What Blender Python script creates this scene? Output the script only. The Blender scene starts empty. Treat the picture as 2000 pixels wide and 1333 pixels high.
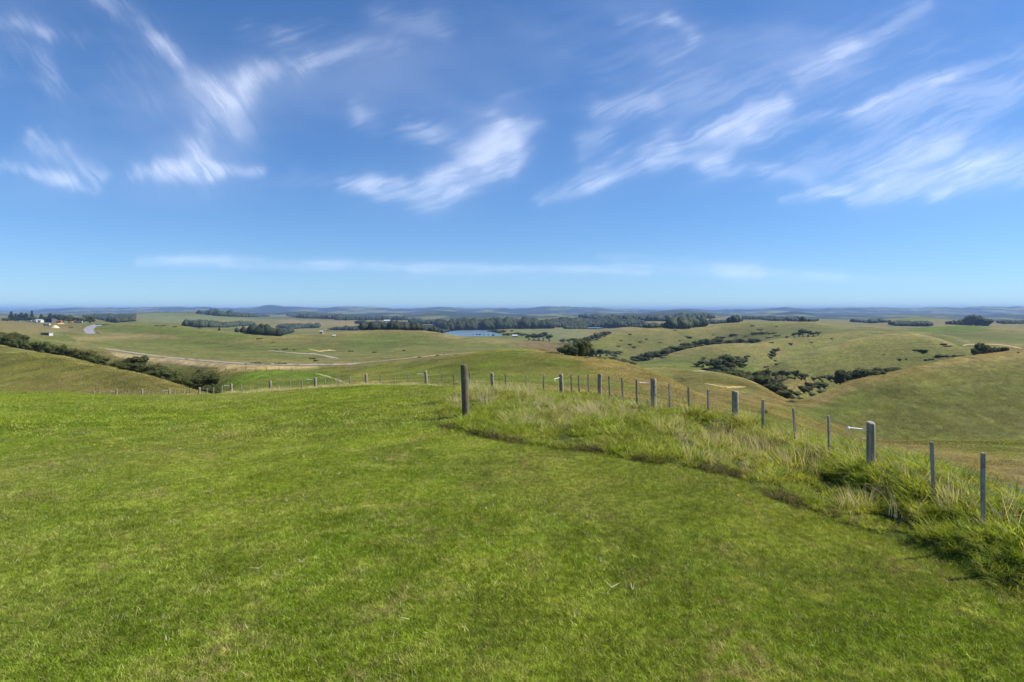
import bpy, bmesh, math, random
import numpy as np
from mathutils import Vector, Matrix, Euler

# ------------------------------------------------------------------ camera
FX = 1111.0          # focal length in photograph pixels (2000 px wide)
HY = 606.0           # row of the eye-level horizon
CH = 2.7             # camera height above the lawn
scene = bpy.context.scene
col = scene.collection
cam_d = bpy.data.cameras.new("camera")
cam = bpy.data.objects.new("camera", cam_d); col.objects.link(cam)
cam.location = (0, 0, CH); cam.rotation_euler = (math.radians(90), 0, 0)
cam_d.sensor_width = 36.0; cam_d.lens = 36.0 * FX / 2000.0
cam_d.shift_y = -(666.5 - HY) / 2000.0
cam_d.clip_start = 0.1; cam_d.clip_end = 300000.0
scene.camera = cam

# ------------------------------------------------------------------ light
SUN_AZ = math.radians(86.0)      # clockwise from the view direction
SUN_EL = math.radians(52.0)
SUN_VEC = Vector((math.sin(SUN_AZ) * math.cos(SUN_EL), math.cos(SUN_AZ) * math.cos(SUN_EL), math.sin(SUN_EL)))
sun_d = bpy.data.lights.new("sun", 'SUN'); sun_d.energy = 4.6; sun_d.angle = math.radians(0.5)
sun_d.color = (1.0, 0.95, 0.87)
sun = bpy.data.objects.new("sun", sun_d); col.objects.link(sun)
sun.rotation_euler = (-SUN_VEC).to_track_quat('-Z', 'Y').to_euler()
scene.view_settings.view_transform = 'Standard'; scene.view_settings.look = 'None'
scene.view_settings.gamma = 1.0; scene.view_settings.use_curve_mapping = False
scene.view_settings.exposure = 0.80
SKY_STRENGTH = 0.080
HAZE_DENSITY = 0.75e-4

class NT:
    """small helper to write node trees"""
    def __init__(self, tree): self.t = tree; self.n = tree.nodes; self.l = tree.links
    def new(self, typ, **kw):
        nd = self.n.new(typ)
        for k, v in kw.items(): setattr(nd, k, v)
        return nd
    def put(self, sock, v):
        if isinstance(v, bpy.types.NodeSocket): self.l.new(v, sock)
        elif v is not None: sock.default_value = v
    def math(self, op, a, b=None, c=None, clamp=False):
        nd = self.new('ShaderNodeMath', operation=op, use_clamp=clamp)
        for i, v in enumerate((a, b, c)):
            if v is not None: self.put(nd.inputs[i], v)
        return nd.outputs[0]
    def vec(self, op, a, b=None, scale=None):
        nd = self.new('ShaderNodeVectorMath', operation=op)
        self.put(nd.inputs[0], a)
        if b is not None: self.put(nd.inputs[1], b)
        if scale is not None: self.put(nd.inputs['Scale'], scale)
        return nd.outputs['Value'] if op in ('LENGTH', 'DOT_PRODUCT', 'DISTANCE') else nd.outputs['Vector']
    def noise(self, vec, scale, detail=3.0, rough=0.55, dist=0.0, out='Fac'):
        nd = self.new('ShaderNodeTexNoise')
        self.put(nd.inputs['Vector'], vec); nd.inputs['Scale'].default_value = scale
        nd.inputs['Detail'].default_value = detail; nd.inputs['Roughness'].default_value = rough
        nd.inputs['Distortion'].default_value = dist
        return nd.outputs[out]
    def mapr(self, v, a, b, c=0.0, d=1.0, smooth=True):
        nd = self.new('ShaderNodeMapRange'); nd.interpolation_type = 'SMOOTHSTEP' if smooth else 'LINEAR'
        for i, q in enumerate((v, a, b, c, d)): self.put(nd.inputs[i], q)
        return nd.outputs[0]
    def mix(self, f, a, b, blend='MIX'):
        nd = self.new('ShaderNodeMix', data_type='RGBA', blend_type=blend)
        self.put(nd.inputs[0], f)
        for i, q in ((6, a), (7, b)):
            if isinstance(q, (tuple, list)) and len(q) == 3: q = (*q, 1.0)
            self.put(nd.inputs[i], q)
        return nd.outputs[2]
    def mapping(self, vec, loc=(0, 0, 0), rot=(0, 0, 0), scl=(1, 1, 1), typ='POINT'):
        nd = self.new('ShaderNodeMapping', vector_type=typ)
        self.put(nd.inputs['Vector'], vec)
        if typ != 'NORMAL': nd.inputs['Location'].default_value = loc
        nd.inputs['Rotation'].default_value = rot; nd.inputs['Scale'].default_value = scl
        return nd.outputs[0]

# ------------------------------------------------------------------ sky
world = bpy.data.worlds.new("World"); scene.world = world; world.use_nodes = True
def build_sky():
    w = NT(world.node_tree); w.n.clear()
    out = w.new('ShaderNodeOutputWorld'); bg = w.new('ShaderNodeBackground')
    sky = w.new('ShaderNodeTexSky', sky_type='NISHITA', sun_disc=False)
    sky.sun_elevation = SUN_EL; sky.sun_rotation = SUN_AZ
    sky.altitude = 0.0; sky.air_density = 1.0; sky.dust_density = 0.0; sky.ozone_density = 4.0
    tc = w.new('ShaderNodeTexCoord'); d = w.vec('NORMALIZE', tc.outputs['Generated'])
    d = w.vec('NORMALIZE', w.vec('ADD', w.vec('MULTIPLY', d, (1, 1, .95)), (0, 0, .026)))
    w.l.new(d, sky.inputs['Vector'])
    c = w.vec('MULTIPLY', sky.outputs[0], (.66, .81, 1.0))
    hs = w.new('ShaderNodeHueSaturation'); hs.inputs['Saturation'].default_value = 1.06; w.l.new(c, hs.inputs['Color'])
    w.l.new(hs.outputs[0], bg.inputs['Color']); bg.inputs['Strength'].default_value = SKY_STRENGTH
    w.l.new(bg.outputs[0], out.inputs[0])
build_sky()

# ------------------------------------------------------------------ numeric helpers
rnd = random.Random(7); rng = np.random.default_rng(11)
def _hash(ix, iy, s):
    h = (ix.astype(np.int64) * 374761393 + iy.astype(np.int64) * 668265263 + s * 974711) & 0xffffffff
    h = ((h ^ (h >> 13)) * 1274126177) & 0xffffffff
    return ((h ^ (h >> 16)) & 0xffff) / 32767.5 - 1.0
def vnoise(x, y, s=0):
    x = np.asarray(x, float); y = np.asarray(y, float)
    ix = np.floor(x); iy = np.floor(y); fx = x - ix; fy = y - iy
    fx = fx * fx * (3 - 2 * fx); fy = fy * fy * (3 - 2 * fy)
    a = _hash(ix, iy, s); b = _hash(ix + 1, iy, s); c = _hash(ix, iy + 1, s); d = _hash(ix + 1, iy + 1, s)
    return (a * (1 - fx) + b * fx) * (1 - fy) + (c * (1 - fx) + d * fx) * fy
def fbm(x, y, s=0, o=4):
    r = 0; a = .55
    for k in range(o): r = r + a * vnoise(x * 2 ** k, y * 2 ** k, s + 17 * k); a *= .5
    return r
def sstep(a, b, x):
    t = np.clip((x - a) / (b - a), 0, 1); return t * t * (3 - 2 * t)
def pip(poly, X, Y, feather):
    """soft inside-mask of a polygon (0..1)"""
    P = np.array(poly, float); n = len(P); ins = np.zeros(X.shape, bool); dist = np.full(X.shape, 1e9)
    for i in range(n):
        x1, y1 = P[i]; x2, y2 = P[(i + 1) % n]
        c = ((y1 > Y) != (y2 > Y)) & (X < (x2 - x1) * (Y - y1) / ((y2 - y1) + 1e-12) + x1); ins ^= c
        dx, dy = x2 - x1, y2 - y1; t = np.clip(((X - x1) * dx + (Y - y1) * dy) / (dx * dx + dy * dy + 1e-9), 0, 1)
        dist = np.minimum(dist, np.hypot(X - x1 - t * dx, (Y - y1 - t * dy)))
    s = np.where(ins, dist, -dist)
    return sstep(-feather, feather, s)

# ------------------------------------------------------------------ terrain
# ridge and valley lines: (bearing as photo column, row of the line, distance in metres)
LINES = [
 # edge of the hilltop lawn
 [(-1800,800,80),(-600,790,75),(0,781,58),(109,779.5,57),(228,777.5,46.5),(330,774,41),(389,772.5,38),(528,766.5,32.5),(616,760.5,29.5),(716,757,28),(831,755,26),(908,760,24.5),(963,765,24),(1040,769,23),(1097,775,21.5),(1170,784,19.5),(1277,804,16.8),(1436,846,13.8),(1555,890,12),(1620,916,11),(1700,946,9.8),(1824,1000,8.2),(1920,1050,7.1),(2000,1090,6.5),(2300,1280,5),(2900,1600,3.4),(3800,2000,2.4)],
 [(-1800,830,110),(-600,820,95),(0,803,78),(228,800,62),(389,793,54),(450,786,52),(528,782,48),(716,775,42),(963,780,36),(1097,790,33),(1277,822,26),(1436,862,22),(1600,893,20),(1700,905,19),(1900,925,18.5),(2000,935,18),(2300,1000,16),(2900,1100,14),(3800,1300,12)],
 # left slope crest / shoulder of the right bank
 [(-1800,560,330),(-600,600,270),(-300,636,220),(0,673,180),(65,685,165),(120,698,150),(200,716,125),(260,727,112),(330,748,98),(400,771,85),(440,777,78),(528,772,75),(616,760,75),(716,752,70),(831,746,62),(963,750,58),(1097,762,52),(1200,772,48),(1300,788,46),(1436,815,44),(1530,838,44),(1600,852,47),(1680,860,54),(1750,862,58),(2000,861,62),(2300,880,62),(2900,960,60),(3800,1100,50)],
 [(-1800,590,380),(-600,625,320),(0,690,215),(120,716,178),(200,735,148),(330,765,115),(400,783,98),(440,778,95),(528,760,100),(616,750,110),(716,742,105),(963,735,95),(1097,745,85),(1200,752,78),(1300,775,70),(1436,808,66),(1530,826,68),(1600,846,78),(1680,866,112),(1750,874,130),(2000,880,138),(2900,980,138),(3800,1100,130)],
 # middle knoll and the bench of the gravel track
 [(-1800,620,600),(-600,650,480),(0,664,340),(100,673,300),(217,687,262),(300,697,245),(400,704,225),(500,709,212),(600,713,202),(700,713,190),(760,705,182),(830,698,174),(900,690.5,166),(960,685,160),(1000,683.5,156),(1040,685,152),(1080,690,148),(1120,695,144),(1189,703,133),(1240,716,121),(1298,737,105),(1345,763,92),(1428,797,80),(1480,806,85),(1530,806,100),(1600,825,126),(1680,838,140),(1750,832,146),(2000,810,159),(2900,850,160),(3800,900,150)],
 [(-1800,615,700),(-600,640,560),(0,657,380),(100,668,335),(217,688,290),(300,698,268),(400,706,245),(500,711,232),(600,714.5,225),(700,716,215),(760,710,215),(830,705,215),(900,700,215),(960,697,215),(1040,698,210),(1120,707,195),(1189,713,180),(1240,724,165),(1298,745,145),(1345,768,125),(1428,790,115),(1480,797,125),(1530,800,130),(1600,805,148),(1680,792,156),(1750,790,159),(2000,752,181),(2900,780,190),(3800,820,180)],
 # second spur / right hill crest
 [(-1800,610,900),(-600,632,700),(0,652,430),(100,664,390),(217,682,325),(300,693,300),(400,699,290),(500,703,285),(600,706,285),(700,705,290),(830,695,300),(900,691,310),(960,690,320),(1000,690,330),(1100,699,300),(1189,708,240),(1240,719,212),(1300,719,228),(1350,721.5,235),(1400,727.5,235),(1450,739,222),(1500,758,198),(1525,776,180),(1545,786,168),(1575,780,170),(1625,762,175),(1660,744,178),(1762,722,187),(1875,697.5,201),(2000,684.5,216),(2300,662,245),(2900,650,300),(3800,640,300)],
 [(-1800,608,1000),(-600,630,760),(0,648,480),(100,660,440),(217,676,380),(300,687,350),(400,694,340),(600,700,340),(700,698,350),(830,690,370),(960,688,390),(1000,687,400),(1100,698,350),(1189,707,300),(1240,722,260),(1300,727,275),(1350,730,275),(1400,738,275),(1450,750,265),(1500,768,235),(1525,773,215),(1545,776,205),(1575,783,215),(1625,772,225),(1660,757,230),(1762,738,250),(1875,715,262),(2000,702,290),(2300,680,320),(2900,670,360),(3800,660,360)],
 # broad hill on the right
 [(-1800,607,1200),(-600,628,900),(0,644,560),(100,655,520),(217,668,460),(300,678,430),(400,686,420),(500,690,410),(600,694,410),(700,690,430),(830,683,450),(960,684,470),(1000,683,480),(1100,696,420),(1189,703,360),(1240,713,330),(1300,714,320),(1350,717,315),(1400,722,310),(1440,720,312),(1500,711,340),(1575,688,372),(1650,666,405),(1725,653,432),(1775,649,442),(1812,656,440),(1850,667,425),(1890,685,390),(1950,690,390),(2000,692,400),(2300,690,430),(2900,690,450),(3800,690,450)],
 [(-1800,606,1400),(-600,622,1100),(0,640,640),(217,660,540),(300,668,510),(400,678,490),(600,684,480),(700,680,520),(830,672,540),(960,676,560),(1000,678,560),(1100,694,500),(1189,698,420),(1240,708,390),(1300,706,375),(1350,707,370),(1400,708,375),(1440,713,380),(1500,718,400),(1575,698,430),(1650,676,470),(1725,663,500),(1775,660,510),(1812,664,500),(1850,672,490),(1890,684,460),(2000,690,470),(2900,685,520),(3800,685,520)],
 # long smooth hills
 [(-1800,606,1800),(-600,615,1400),(0,629,1000),(80,629.5,1000),(150,631,960),(190,632,860),(250,632.5,760),(300,633,700),(351,636,650),(436,646,600),(521,655,570),(546,657,575),(600,653,620),(685,648,660),(736,643.5,690),(778,643,690),(830,645.5,690),(872,651.5,670),(896,657,650),(940,661,660),(1000,665,680),(1060,670,680),(1100,679,640),(1151,688,560),(1200,700,480),(1253,709,440),(1309,690.5,455),(1353,679,470),(1387,673.5,485),(1438,671,510),(1475,671,530),(1499,665.5,560),(1540,661,590),(1612,653,620),(1680,648,650),(1725,647,660),(1775,646,650),(1812,650,640),(1850,655,620),(1890,668,560),(1950,672,540),(2000,674,540),(2300,670,560),(2900,665,600),(3800,660,600)],
 [(-1800,606,2200),(-600,614,1700),(0,632,1150),(150,634,1100),(190,634,1050),(300,639,950),(351,643,900),(436,652,850),(521,660,800),(546,660,820),(600,658,850),(685,653,900),(778,651,950),(830,652,950),(872,657,900),(896,659.5,880),(940,660,900),(1000,662,900),(1060,668,860),(1100,680,760),(1151,690,650),(1200,703,560),(1253,713,520),(1309,700,530),(1353,690,540),(1387,684,550),(1438,678,580),(1475,674,600),(1499,664,640),(1540,660,680),(1612,653,720),(1680,650,740),(1775,650,740),(1850,654,700),(1890,664,640),(1950,666,630),(2000,668,640),(2900,660,700),(3800,655,700)],
 # scrubby tan hill on the far side of the gully
 [(-1800,604,2600),(-600,612,2000),(0,627,1350),(100,625,1400),(190,629,1350),(300,630,1250),(351,634,1150),(436,643,1100),(521,652,1000),(546,656,1000),(600,651,1050),(685,648,1100),(778,649,1150),(830,650,1150),(872,659,1080),(940,657.5,1080),(985,657.5,1080),(1000,658,1050),(1060,666,900),(1100,675,800),(1130,672,720),(1151,667.5,700),(1189,653,800),(1223,644,880),(1268,638.5,900),(1336,639.5,900),(1370,637,920),(1404,633,940),(1438,628.5,950),(1472,629,950),(1540,631,950),(1575,627.5,960),(1612,634,930),(1650,640,900),(1700,636.5,900),(1750,640,880),(1787,641.5,880),(1875,636.5,850),(1910,636,840),(2000,646,760),(2300,650,760),(2900,648,800),(3800,648,800)],
 [(-1800,603,3000),(-600,611,2300),(0,624,1550),(100,624,1600),(190,628,1550),(300,628,1500),(351,632,1450),(436,640,1400),(521,650,1350),(600,650,1350),(685,648,1350),(778,649,1400),(850,652,1400),(870,653,1300),(940,654.5,1260),(985,654.5,1260),(1000,652,1300),(1060,660,1100),(1130,664,960),(1151,663,950),(1189,657,1000),(1223,650,1050),(1268,646,1100),(1336,645,1150),(1404,641,1150),(1438,637,1150),(1540,638,1150),(1575,636,1150),(1650,642,1100),(1750,643,1080),(1875,641,1030),(2000,648,960),(2900,645,1000),(3800,645,1000)],
 # far shore
 [(-1800,603,3600),(-600,609,2800),(0,620,2000),(100,620,2000),(190,624,2000),(300,622,1900),(400,626,1900),(521,640,1700),(600,642,1650),(685,641,1600),(778,642,1650),(850,644,1600),(870,644,1520),(940,643.5,1480),(985,642,1480),(1046,639,1600),(1121,640,1600),(1145,642,1650),(1165,642,1680),(1182,642,1650),(1200,639,1600),(1268,636,1600),(1336,634,1700),(1404,630,1700),(1438,630,1700),(1540,628,1700),(1575,628,1700),(1650,636,1500),(1700,633,1600),(1750,630,1600),(1800,630,1500),(1875,634,1350),(2000,640,1300),(2900,640,1300),(3800,640,1300)],
 [(-1800,602,6000),(-600,606,4200),(0,617,3000),(190,616,3000),(265,612,2800),(300,611,2700),(385,609.5,2600),(430,612,2600),(500,620,2600),(560,621,2700),(600,621,2800),(700,622,2800),(800,623,2800),(900,623,2800),(1000,621,2800),(1150,620,2900),(1180,622,2900),(1300,622,2900),(1360,618,2800),(1450,622,2700),(1540,624,2600),(1600,624,2500),(1700,626,2400),(1780,619,2300),(1850,625,2300),(2000,630,2200),(2900,630,2200),(3800,630,2200)],
 [(-1800,604,7000),(0,620,3600),(300,616,3600),(385,615,3600),(500,622,3600),(1000,623,3700),(1500,625,3700),(1780,624,3400),(2000,630,3400),(3800,630,3400)],
 [(-1800,601,8000),(0,613,5500),(200,613,5500),(560,612,5500),(620,611,5500),(690,614,5500),(760,610,5500),(820,612,5600),(850,609,5600),(1000,614,5500),(1150,613,5500),(1200,611.5,5500),(1260,611,5600),(1320,606.5,5600),(1380,611,5600),(1450,614,5500),(1510,611,5500),(1545,609,5500),(1600,613,5500),(1700,614,5500),(2000,615,5500),(3800,612,5500)],
 [(-1800,604,9000),(0,614,7500),(1000,616,7500),(2000,616,7500),(3800,616,7500)],
 [(-1800,599.8,12000),(0,606.7,11000),(100,604.8,11000),(200,601.0,11000),(300,600.4,11000),(500,601.7,11000),(525,597.9,11000),(560,601.0,11000),(650,601.7,11000),(690,599.8,11000),(735,599.8,11000),(800,602.9,11000),(860,599.8,11000),(1000,603.5,11000),(1040,601.0,11000),(1065,597.9,11000),(1090,601.0,11000),(1200,603.5,11000),(1300,605.4,11000),(1430,606.0,11000),(1500,602.3,11000),(1650,601.0,11000),(1800,602.3,11000),(1900,600.4,11000),(2000,599.8,11000),(3800,598.5,11000)],
 [(-1800,606,15000),(0,608,15000),(3800,608,15000)],
 [(-1800,606,22000),(0,606,22000),(620,605,22000),(690,602.5,22000),(760,605,22000),(1300,605,22000),(3800,606,22000)],
 [(-1800,609,40000),(3800,609,40000)],
]
pc = np.concatenate([np.linspace(-1800, -240, 60, endpoint=False), np.linspace(-240, 2240, 940, endpoint=False), np.linspace(2240, 3800, 60)])
ld = np.concatenate([np.linspace(math.log(.7), math.log(60), 420, endpoint=False), np.linspace(math.log(60), math.log(1300), 440, endpoint=False), np.linspace(math.log(1300), math.log(40000), 170)])
dd = np.exp(ld)
def smooth_line(pts, sg=13.0):
    P = np.array(pts, float); xs = np.arange(-1800, 3801, 4.0)
    k = np.exp(-.5 * (np.arange(-12, 13) * 4.0 / sg) ** 2); k /= k.sum()
    r = []
    for c in (P[:, 1], np.log(P[:, 2])):
        v = np.interp(xs, P[:, 0], c); v = np.convolve(np.pad(v, 12, mode='edge'), k, 'valid'); r.append(np.interp(pc, xs, v))
    return r
def pchip(x, y, q):
    h = np.diff(x); dl = np.diff(y) / h; m = np.zeros_like(y)
    w1 = 2 * h[1:] + h[:-1]; w2 = h[1:] + 2 * h[:-1]
    same = dl[:-1] * dl[1:] > 0
    with np.errstate(divide='ignore', invalid='ignore'): hm = (w1 + w2) / (w1 / dl[:-1] + w2 / dl[1:])
    m[1:-1] = np.where(same, hm, 0); m[0] = dl[0]; m[-1] = dl[-1]
    i = np.clip(np.searchsorted(x, q) - 1, 0, len(x) - 2); t = (q - x[i]) / h[i]
    return ((1 + 2 * t) * (1 - t) ** 2 * y[i] + t * (1 - t) ** 2 * h[i] * m[i] + t * t * (3 - 2 * t) * y[i + 1] + t * t * (t - 1) * h[i] * m[i + 1])
LN = [smooth_line(L, 13.0 if q < 15 else 6.0) for q, L in enumerate(LINES)]
LY = np.array([l[0] for l in LN]); LD = np.array([l[1] for l in LN])
for k, am_, wl in ((15, 1.6, 70), (17, 3.2, 60), (19, 3.4, 48)):   # uneven far ridges
    LY[k] += am_ * (fbm(pc / wl, pc * 0 + k, 61 + k, 4) - .1) * sstep(-1500, -900, pc)
KS = np.exp(-.5 * (np.arange(-45, 46) / 15.0) ** 2); KS /= KS.sum()
for k in range(3, 16, 2):        # hill faces rise steeply out of their hollows
    tv = (LY[k] - HY) / FX; tc = (LY[k + 1] - HY) / FX; sl = .27; want = LD[k + 1] - np.maximum(np.log(np.maximum(tv + sl, .05) / (tc + sl)), .05)
    b = .85 * sstep(.3, 7.0, LY[k] - LY[k - 1]); mv = np.maximum(want - LD[k], 0) * b; LD[k] = LD[k] + np.convolve(np.pad(mv, 45, mode='edge'), KS, 'valid')
for k in range(1, len(LD)): LD[k] = np.maximum(LD[k], LD[k - 1] + .05)
Z = np.zeros((len(pc), len(dd)))
for i in range(len(pc)):
    y0, l0 = LY[0, i], LD[0, i]; d0 = math.exp(l0); z0 = CH - (y0 - HY) / FX * d0
    far = CH - (pchip(LD[:, i], LY[:, i], np.clip(ld, l0, None)) - HY) / FX * dd
    near = z0 * (dd / d0) ** 2
    Z[i] = np.where(ld < l0, near, far)
XX = (pc[:, None] - 1000) / FX * dd[None, :]; YY = np.broadcast_to(dd[None, :], XX.shape)
# natural unevenness at every scale
Z += 0.030 * fbm(XX * .8, YY * .8, 3) * sstep(90, 30, YY) + .10 * fbm(XX * .13, YY * .13, 5) * sstep(4, 14, YY)
am = sstep(50, 130, YY)
Z += am * (.6 * fbm(XX / 22, YY / 22, 8) * sstep(2500, 300, YY) + np.minimum(.0016 * YY, 2.2) * fbm(XX / 75, YY / 75, 9) + np.minimum(.0007 * YY, 9) * fbm(XX / 420, YY / 420, 10) * sstep(300, 1500, YY) + sstep(3500, 6000, YY) * np.minimum(.0010 * YY, 8) * fbm(XX / 900, YY / 2500, 12, 4))
# low bank where the mown lawn stops
CUT = [(860,812),(880,820),(940,832),(1000,846),(1100,861),(1160,866),(1250,885),(1370,900),(1440,915),(1500,945),(1560,966),(1620,985),(1700,1015),(1830,1062),(1900,1100),(1990,1140),(2150,1225),(2400,1400)]
CUTW = [((x - 1000) / FX * CH * FX / (y - HY), CH * FX / (y - HY)) for x, y in CUT]      # on the level lawn
CPOLY = CUTW + [(60, 1.0), (60, 120), (-1, 40), (-2.2, 24), (-2.4, 18)]
cutx = np.array([p[0] for p in CUTW]); cuty = np.array([p[1] for p in CUTW])
def rough_mask(X, Y, feather=.10):
    X = X + .22 * fbm(X * 1.3, Y * 1.3, 41, 3); Y = Y + .22 * fbm(X * 1.3 + 9, Y * 1.3, 42, 3)
    return pip(CPOLY, X, Y, feather)
near_rows = dd < 40
RM = np.zeros_like(Z); RM[:, near_rows] = rough_mask(XX[:, near_rows], YY[:, near_rows])
Z += .06 * RM
FXL = np.interp(YY, [4.8, 5.9, 6.5, 7.6, 9.1, 10.3, 11.4, 12.4, 13.6, 15, 17], [5.35, 5.38, 5.4, 5.63, 5.74, 5.75, 5.74, 5.6, 5.34, 4.8, 4.24])
Z += np.interp(YY, [3, 5, 6.5, 7.6, 9.1, 11, 13.6, 16.5, 18], [.10, .20, .24, .28, .28, .30, .28, .10, 0]) * np.exp(-np.where(XX < FXL + .1, (XX - FXL - .1) / .50, (XX - FXL) / 1.3) ** 2) * sstep(18, 15, YY)
Z += np.interp(YY, [3, 5, 6.5, 9, 11, 13, 15], [.2, .30, .36, .33, .2, .08, 0]) * np.exp(-((XX - FXL - .85) / .55) ** 2)
YP = HY + FX * (CH - Z) / YY
YMIN = np.minimum.accumulate(np.where(YY < 3, 1e9, YP), axis=1)
def zat(x, y):
    x = np.asarray(x, float); y = np.maximum(np.asarray(y, float), .75); p = 1000 + FX * x / y
    i = np.clip(np.searchsorted(pc, p) - 1, 0, len(pc) - 2); j = np.clip(np.searchsorted(dd, y) - 1, 0, len(dd) - 2)
    a = np.clip((p - pc[i]) / (pc[i + 1] - pc[i]), 0, 1); b = (ld_(y) - ld[j]) / (ld[j + 1] - ld[j])
    return (Z[i, j] * (1 - a) + Z[i + 1, j] * a) * (1 - b) + (Z[i, j + 1] * (1 - a) + Z[i + 1, j + 1] * a) * b
def ld_(y): return np.log(y)
def at(px, py):
    """ground point that lies in the direction of a photo pixel"""
    i = int(np.argmin(np.abs(pc - px))); j = int(np.argmax(YMIN[i] <= py))
    if YMIN[i, j] > py: j = len(dd) - 1
    j = max(j, 1); a, b = YMIN[i, j - 1], YMIN[i, j]
    t = 0 if a - b < 1e-6 or a > 1e8 else min(max((a - py) / (a - b), 0), 1)
    d = math.exp(ld[j - 1] + (ld[j] - ld[j - 1]) * t); x = (px - 1000) / FX * d
    return Vector((x, d, float(zat(x, d))))
def col_at(px, d):
    x = (px - 1000) / FX * d; return Vector((x, d, float(zat(x, d))))
def line_d(k, px): return math.exp(np.interp(px, pc, LD[k]))

# ---- ground cover colour (albedo)
OLIVE = np.array((.106, .106, .026)); TAN = np.array((.168, .132, .050)); LUSH = np.array((.066, .110, .010)); GREEN = np.array((.086, .108, .018))
SWAMP = np.array((.120, .082, .034)); FOREST = np.array((.022, .032, .016)); PALE = np.array((.115, .135, .050)); CLAY = np.array((.46, .33, .13)); SOIL = np.array((.045, .055, .014))
def cover():
    C = np.zeros(Z.shape + (3,)); C[:] = OLIVE
    n1 = fbm(XX / 60, YY / 60, 21); n2 = fbm(XX / 14, YY / 14, 22); n3 = fbm(XX / 4, YY / 4, 23, 3)
    def lay(c, m):
        m = np.clip(m, 0, 1)[..., None]; C[:] = C * (1 - m) + c * m
    lay(TAN, .55 * sstep(-.25, .5, n1 + .6 * n2)); lay(GREEN, .6 * sstep(.05, .5, fbm(XX / 38, YY / 38, 25) + .3 * n3))
    lay(TAN * .8, .3 * sstep(.1, .5, n3))
    # crests are drier and sunburnt, hollows stay green; slope shade painted below crests
    own = [.0, .2, -.5, .35, -.3, .45, -.15, .4, -.35, .3, -.2, .5, -.3, .3, 0, 0, 0, 0, 0, 0]
    for k in range(1, 15):
        band = sstep(LD[k][:, None] - .03, LD[k][:, None] + .03, np.broadcast_to(ld[None, :], Z.shape)) * sstep(LD[k + 1][:, None] + .03, LD[k + 1][:, None] - .03, np.broadcast_to(ld[None, :], Z.shape)); q = own[k // 2 + 5 * (k % 2)]
        if k > 3: lay(TAN if q > 0 else GREEN * .92, abs(q) * band * (.8 + .6 * n1))
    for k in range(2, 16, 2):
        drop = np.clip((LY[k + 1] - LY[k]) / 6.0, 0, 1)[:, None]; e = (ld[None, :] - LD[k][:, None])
        lay(TAN * 1.30, .85 * drop * np.exp(-(np.where(e < 0, e / .055, e / .05)) ** 2) * (.7 + .5 * n2)); lay(OLIVE * .74, .8 * drop * np.exp(-((e + .19) / .10) ** 2))  # dry tan rims, then darker olive that paints shading into the faces
    for k in range(3, 16, 2):
        e = (ld[None, :] - LD[k][:, None]); lay(LUSH * .9, .45 * np.exp(-(e / .07) ** 2))
    P = YP; F = [
     (LUSH,.7,6,[(430,738),(520,722),(650,726),(660,745),(560,757),(420,762)],(60,230)), (LUSH,.55,4,[(560,727),(660,724),(640,733),(580,735)],(60,230)),
     (LUSH,.7,4,[(940,708),(1000,714),(985,724),(945,722)],(60,200)),(LUSH,.5,4,[(930,683),(1040,685),(1030,697),(950,694)],(60,200)),
     (GREEN,.6,10,[(700,715),(940,695),(1100,700),(1180,725),(1100,755),(800,750)],(55,220)),
     (TAN,.75,6,[(1100,692),(1189,703),(1240,716),(1300,738),(1430,800),(1390,802),(1280,765),(1200,735),(1150,712)],(60,160)),
     (np.array((.28,.215,.115)),.85,3,[(217,687),(300,697),(470,712),(620,715),(620,721),(470,723),(330,711),(230,697)],(150,330)),
     (TAN*1.1,.8,4,[(140,657),(250,651),(330,655),(400,661),(260,663),(150,668)],(280,900)),
     (TAN,.65,5,[(-100,628),(110,632),(150,648),(60,656),(-100,652)],(350,1300)),
     (LUSH,.55,5,[(40,672),(110,678),(80,690),(50,680)],(150,420)),
     (GREEN,.8,5,[(190,632),(350,637),(530,657),(420,668),(300,652),(200,648)],(350,900)),
     (GREEN,.7,6,[(640,665),(760,650),(850,655),(830,668),(700,672)],(350,800)),
     (SWAMP,.85,5,[(1000,670),(1060,667),(1112,672),(1105,692),(1075,690),(1030,680)],(400,1000)),
     (np.array((.140,.108,.034)),.75,7,[(1490,742),(1590,738),(1605,752),(1548,778),(1530,805),(1460,800)],(90,330)),
     (TAN,.7,5,[(1560,788),(1625,760),(1660,744),(1762,722),(1875,697),(2050,680),(2050,690),(1875,706),(1762,732),(1670,757),(1600,792)],(120,250)),
     (OLIVE*.86,.6,8,[(1700,770),(2050,720),(2050,858),(1650,850)],(90,240)),
     (TAN*.9,.7,6,[(1660,864),(1780,868),(2050,905),(2050,960),(1800,905)],(15,60)),
     (GREEN,.6,4,[(1760,864),(2050,862),(2050,885),(1860,876)],(25,64)),
     (LUSH,.75,3,[(1760,640),(1850,634),(1960,637),(1900,648),(1790,648)],(600,1000)),
     (LUSH,.5,3,[(1760,620),(1800,619),(1830,627),(1740,628)],(1500,2600)),
     (TAN*1.2,.9,1.5,[(1360,620),(1388,619),(1389,627),(1359,628)],(1200,3200)),
     (TAN*1.05,.85,2,[(540,621),(790,624),(790,632),(700,637),(560,637)],(1300,3500)),
     (PALE,.8,2,[(280,612),(420,610),(440,625),(340,630),(270,628)],(1200,3000)),
     (PALE,.8,2,[(430,618),(540,616),(590,612),(560,624),(440,626)],(1200,3000)),
     (PALE,.9,1.5,[(945,617),(1000,615),(995,622),(950,622)],(1500,6000)),
     (PALE,.6,2,[(970,642),(1130,640),(1150,660),(1060,665),(1000,650)],(900,1700))]
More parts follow.
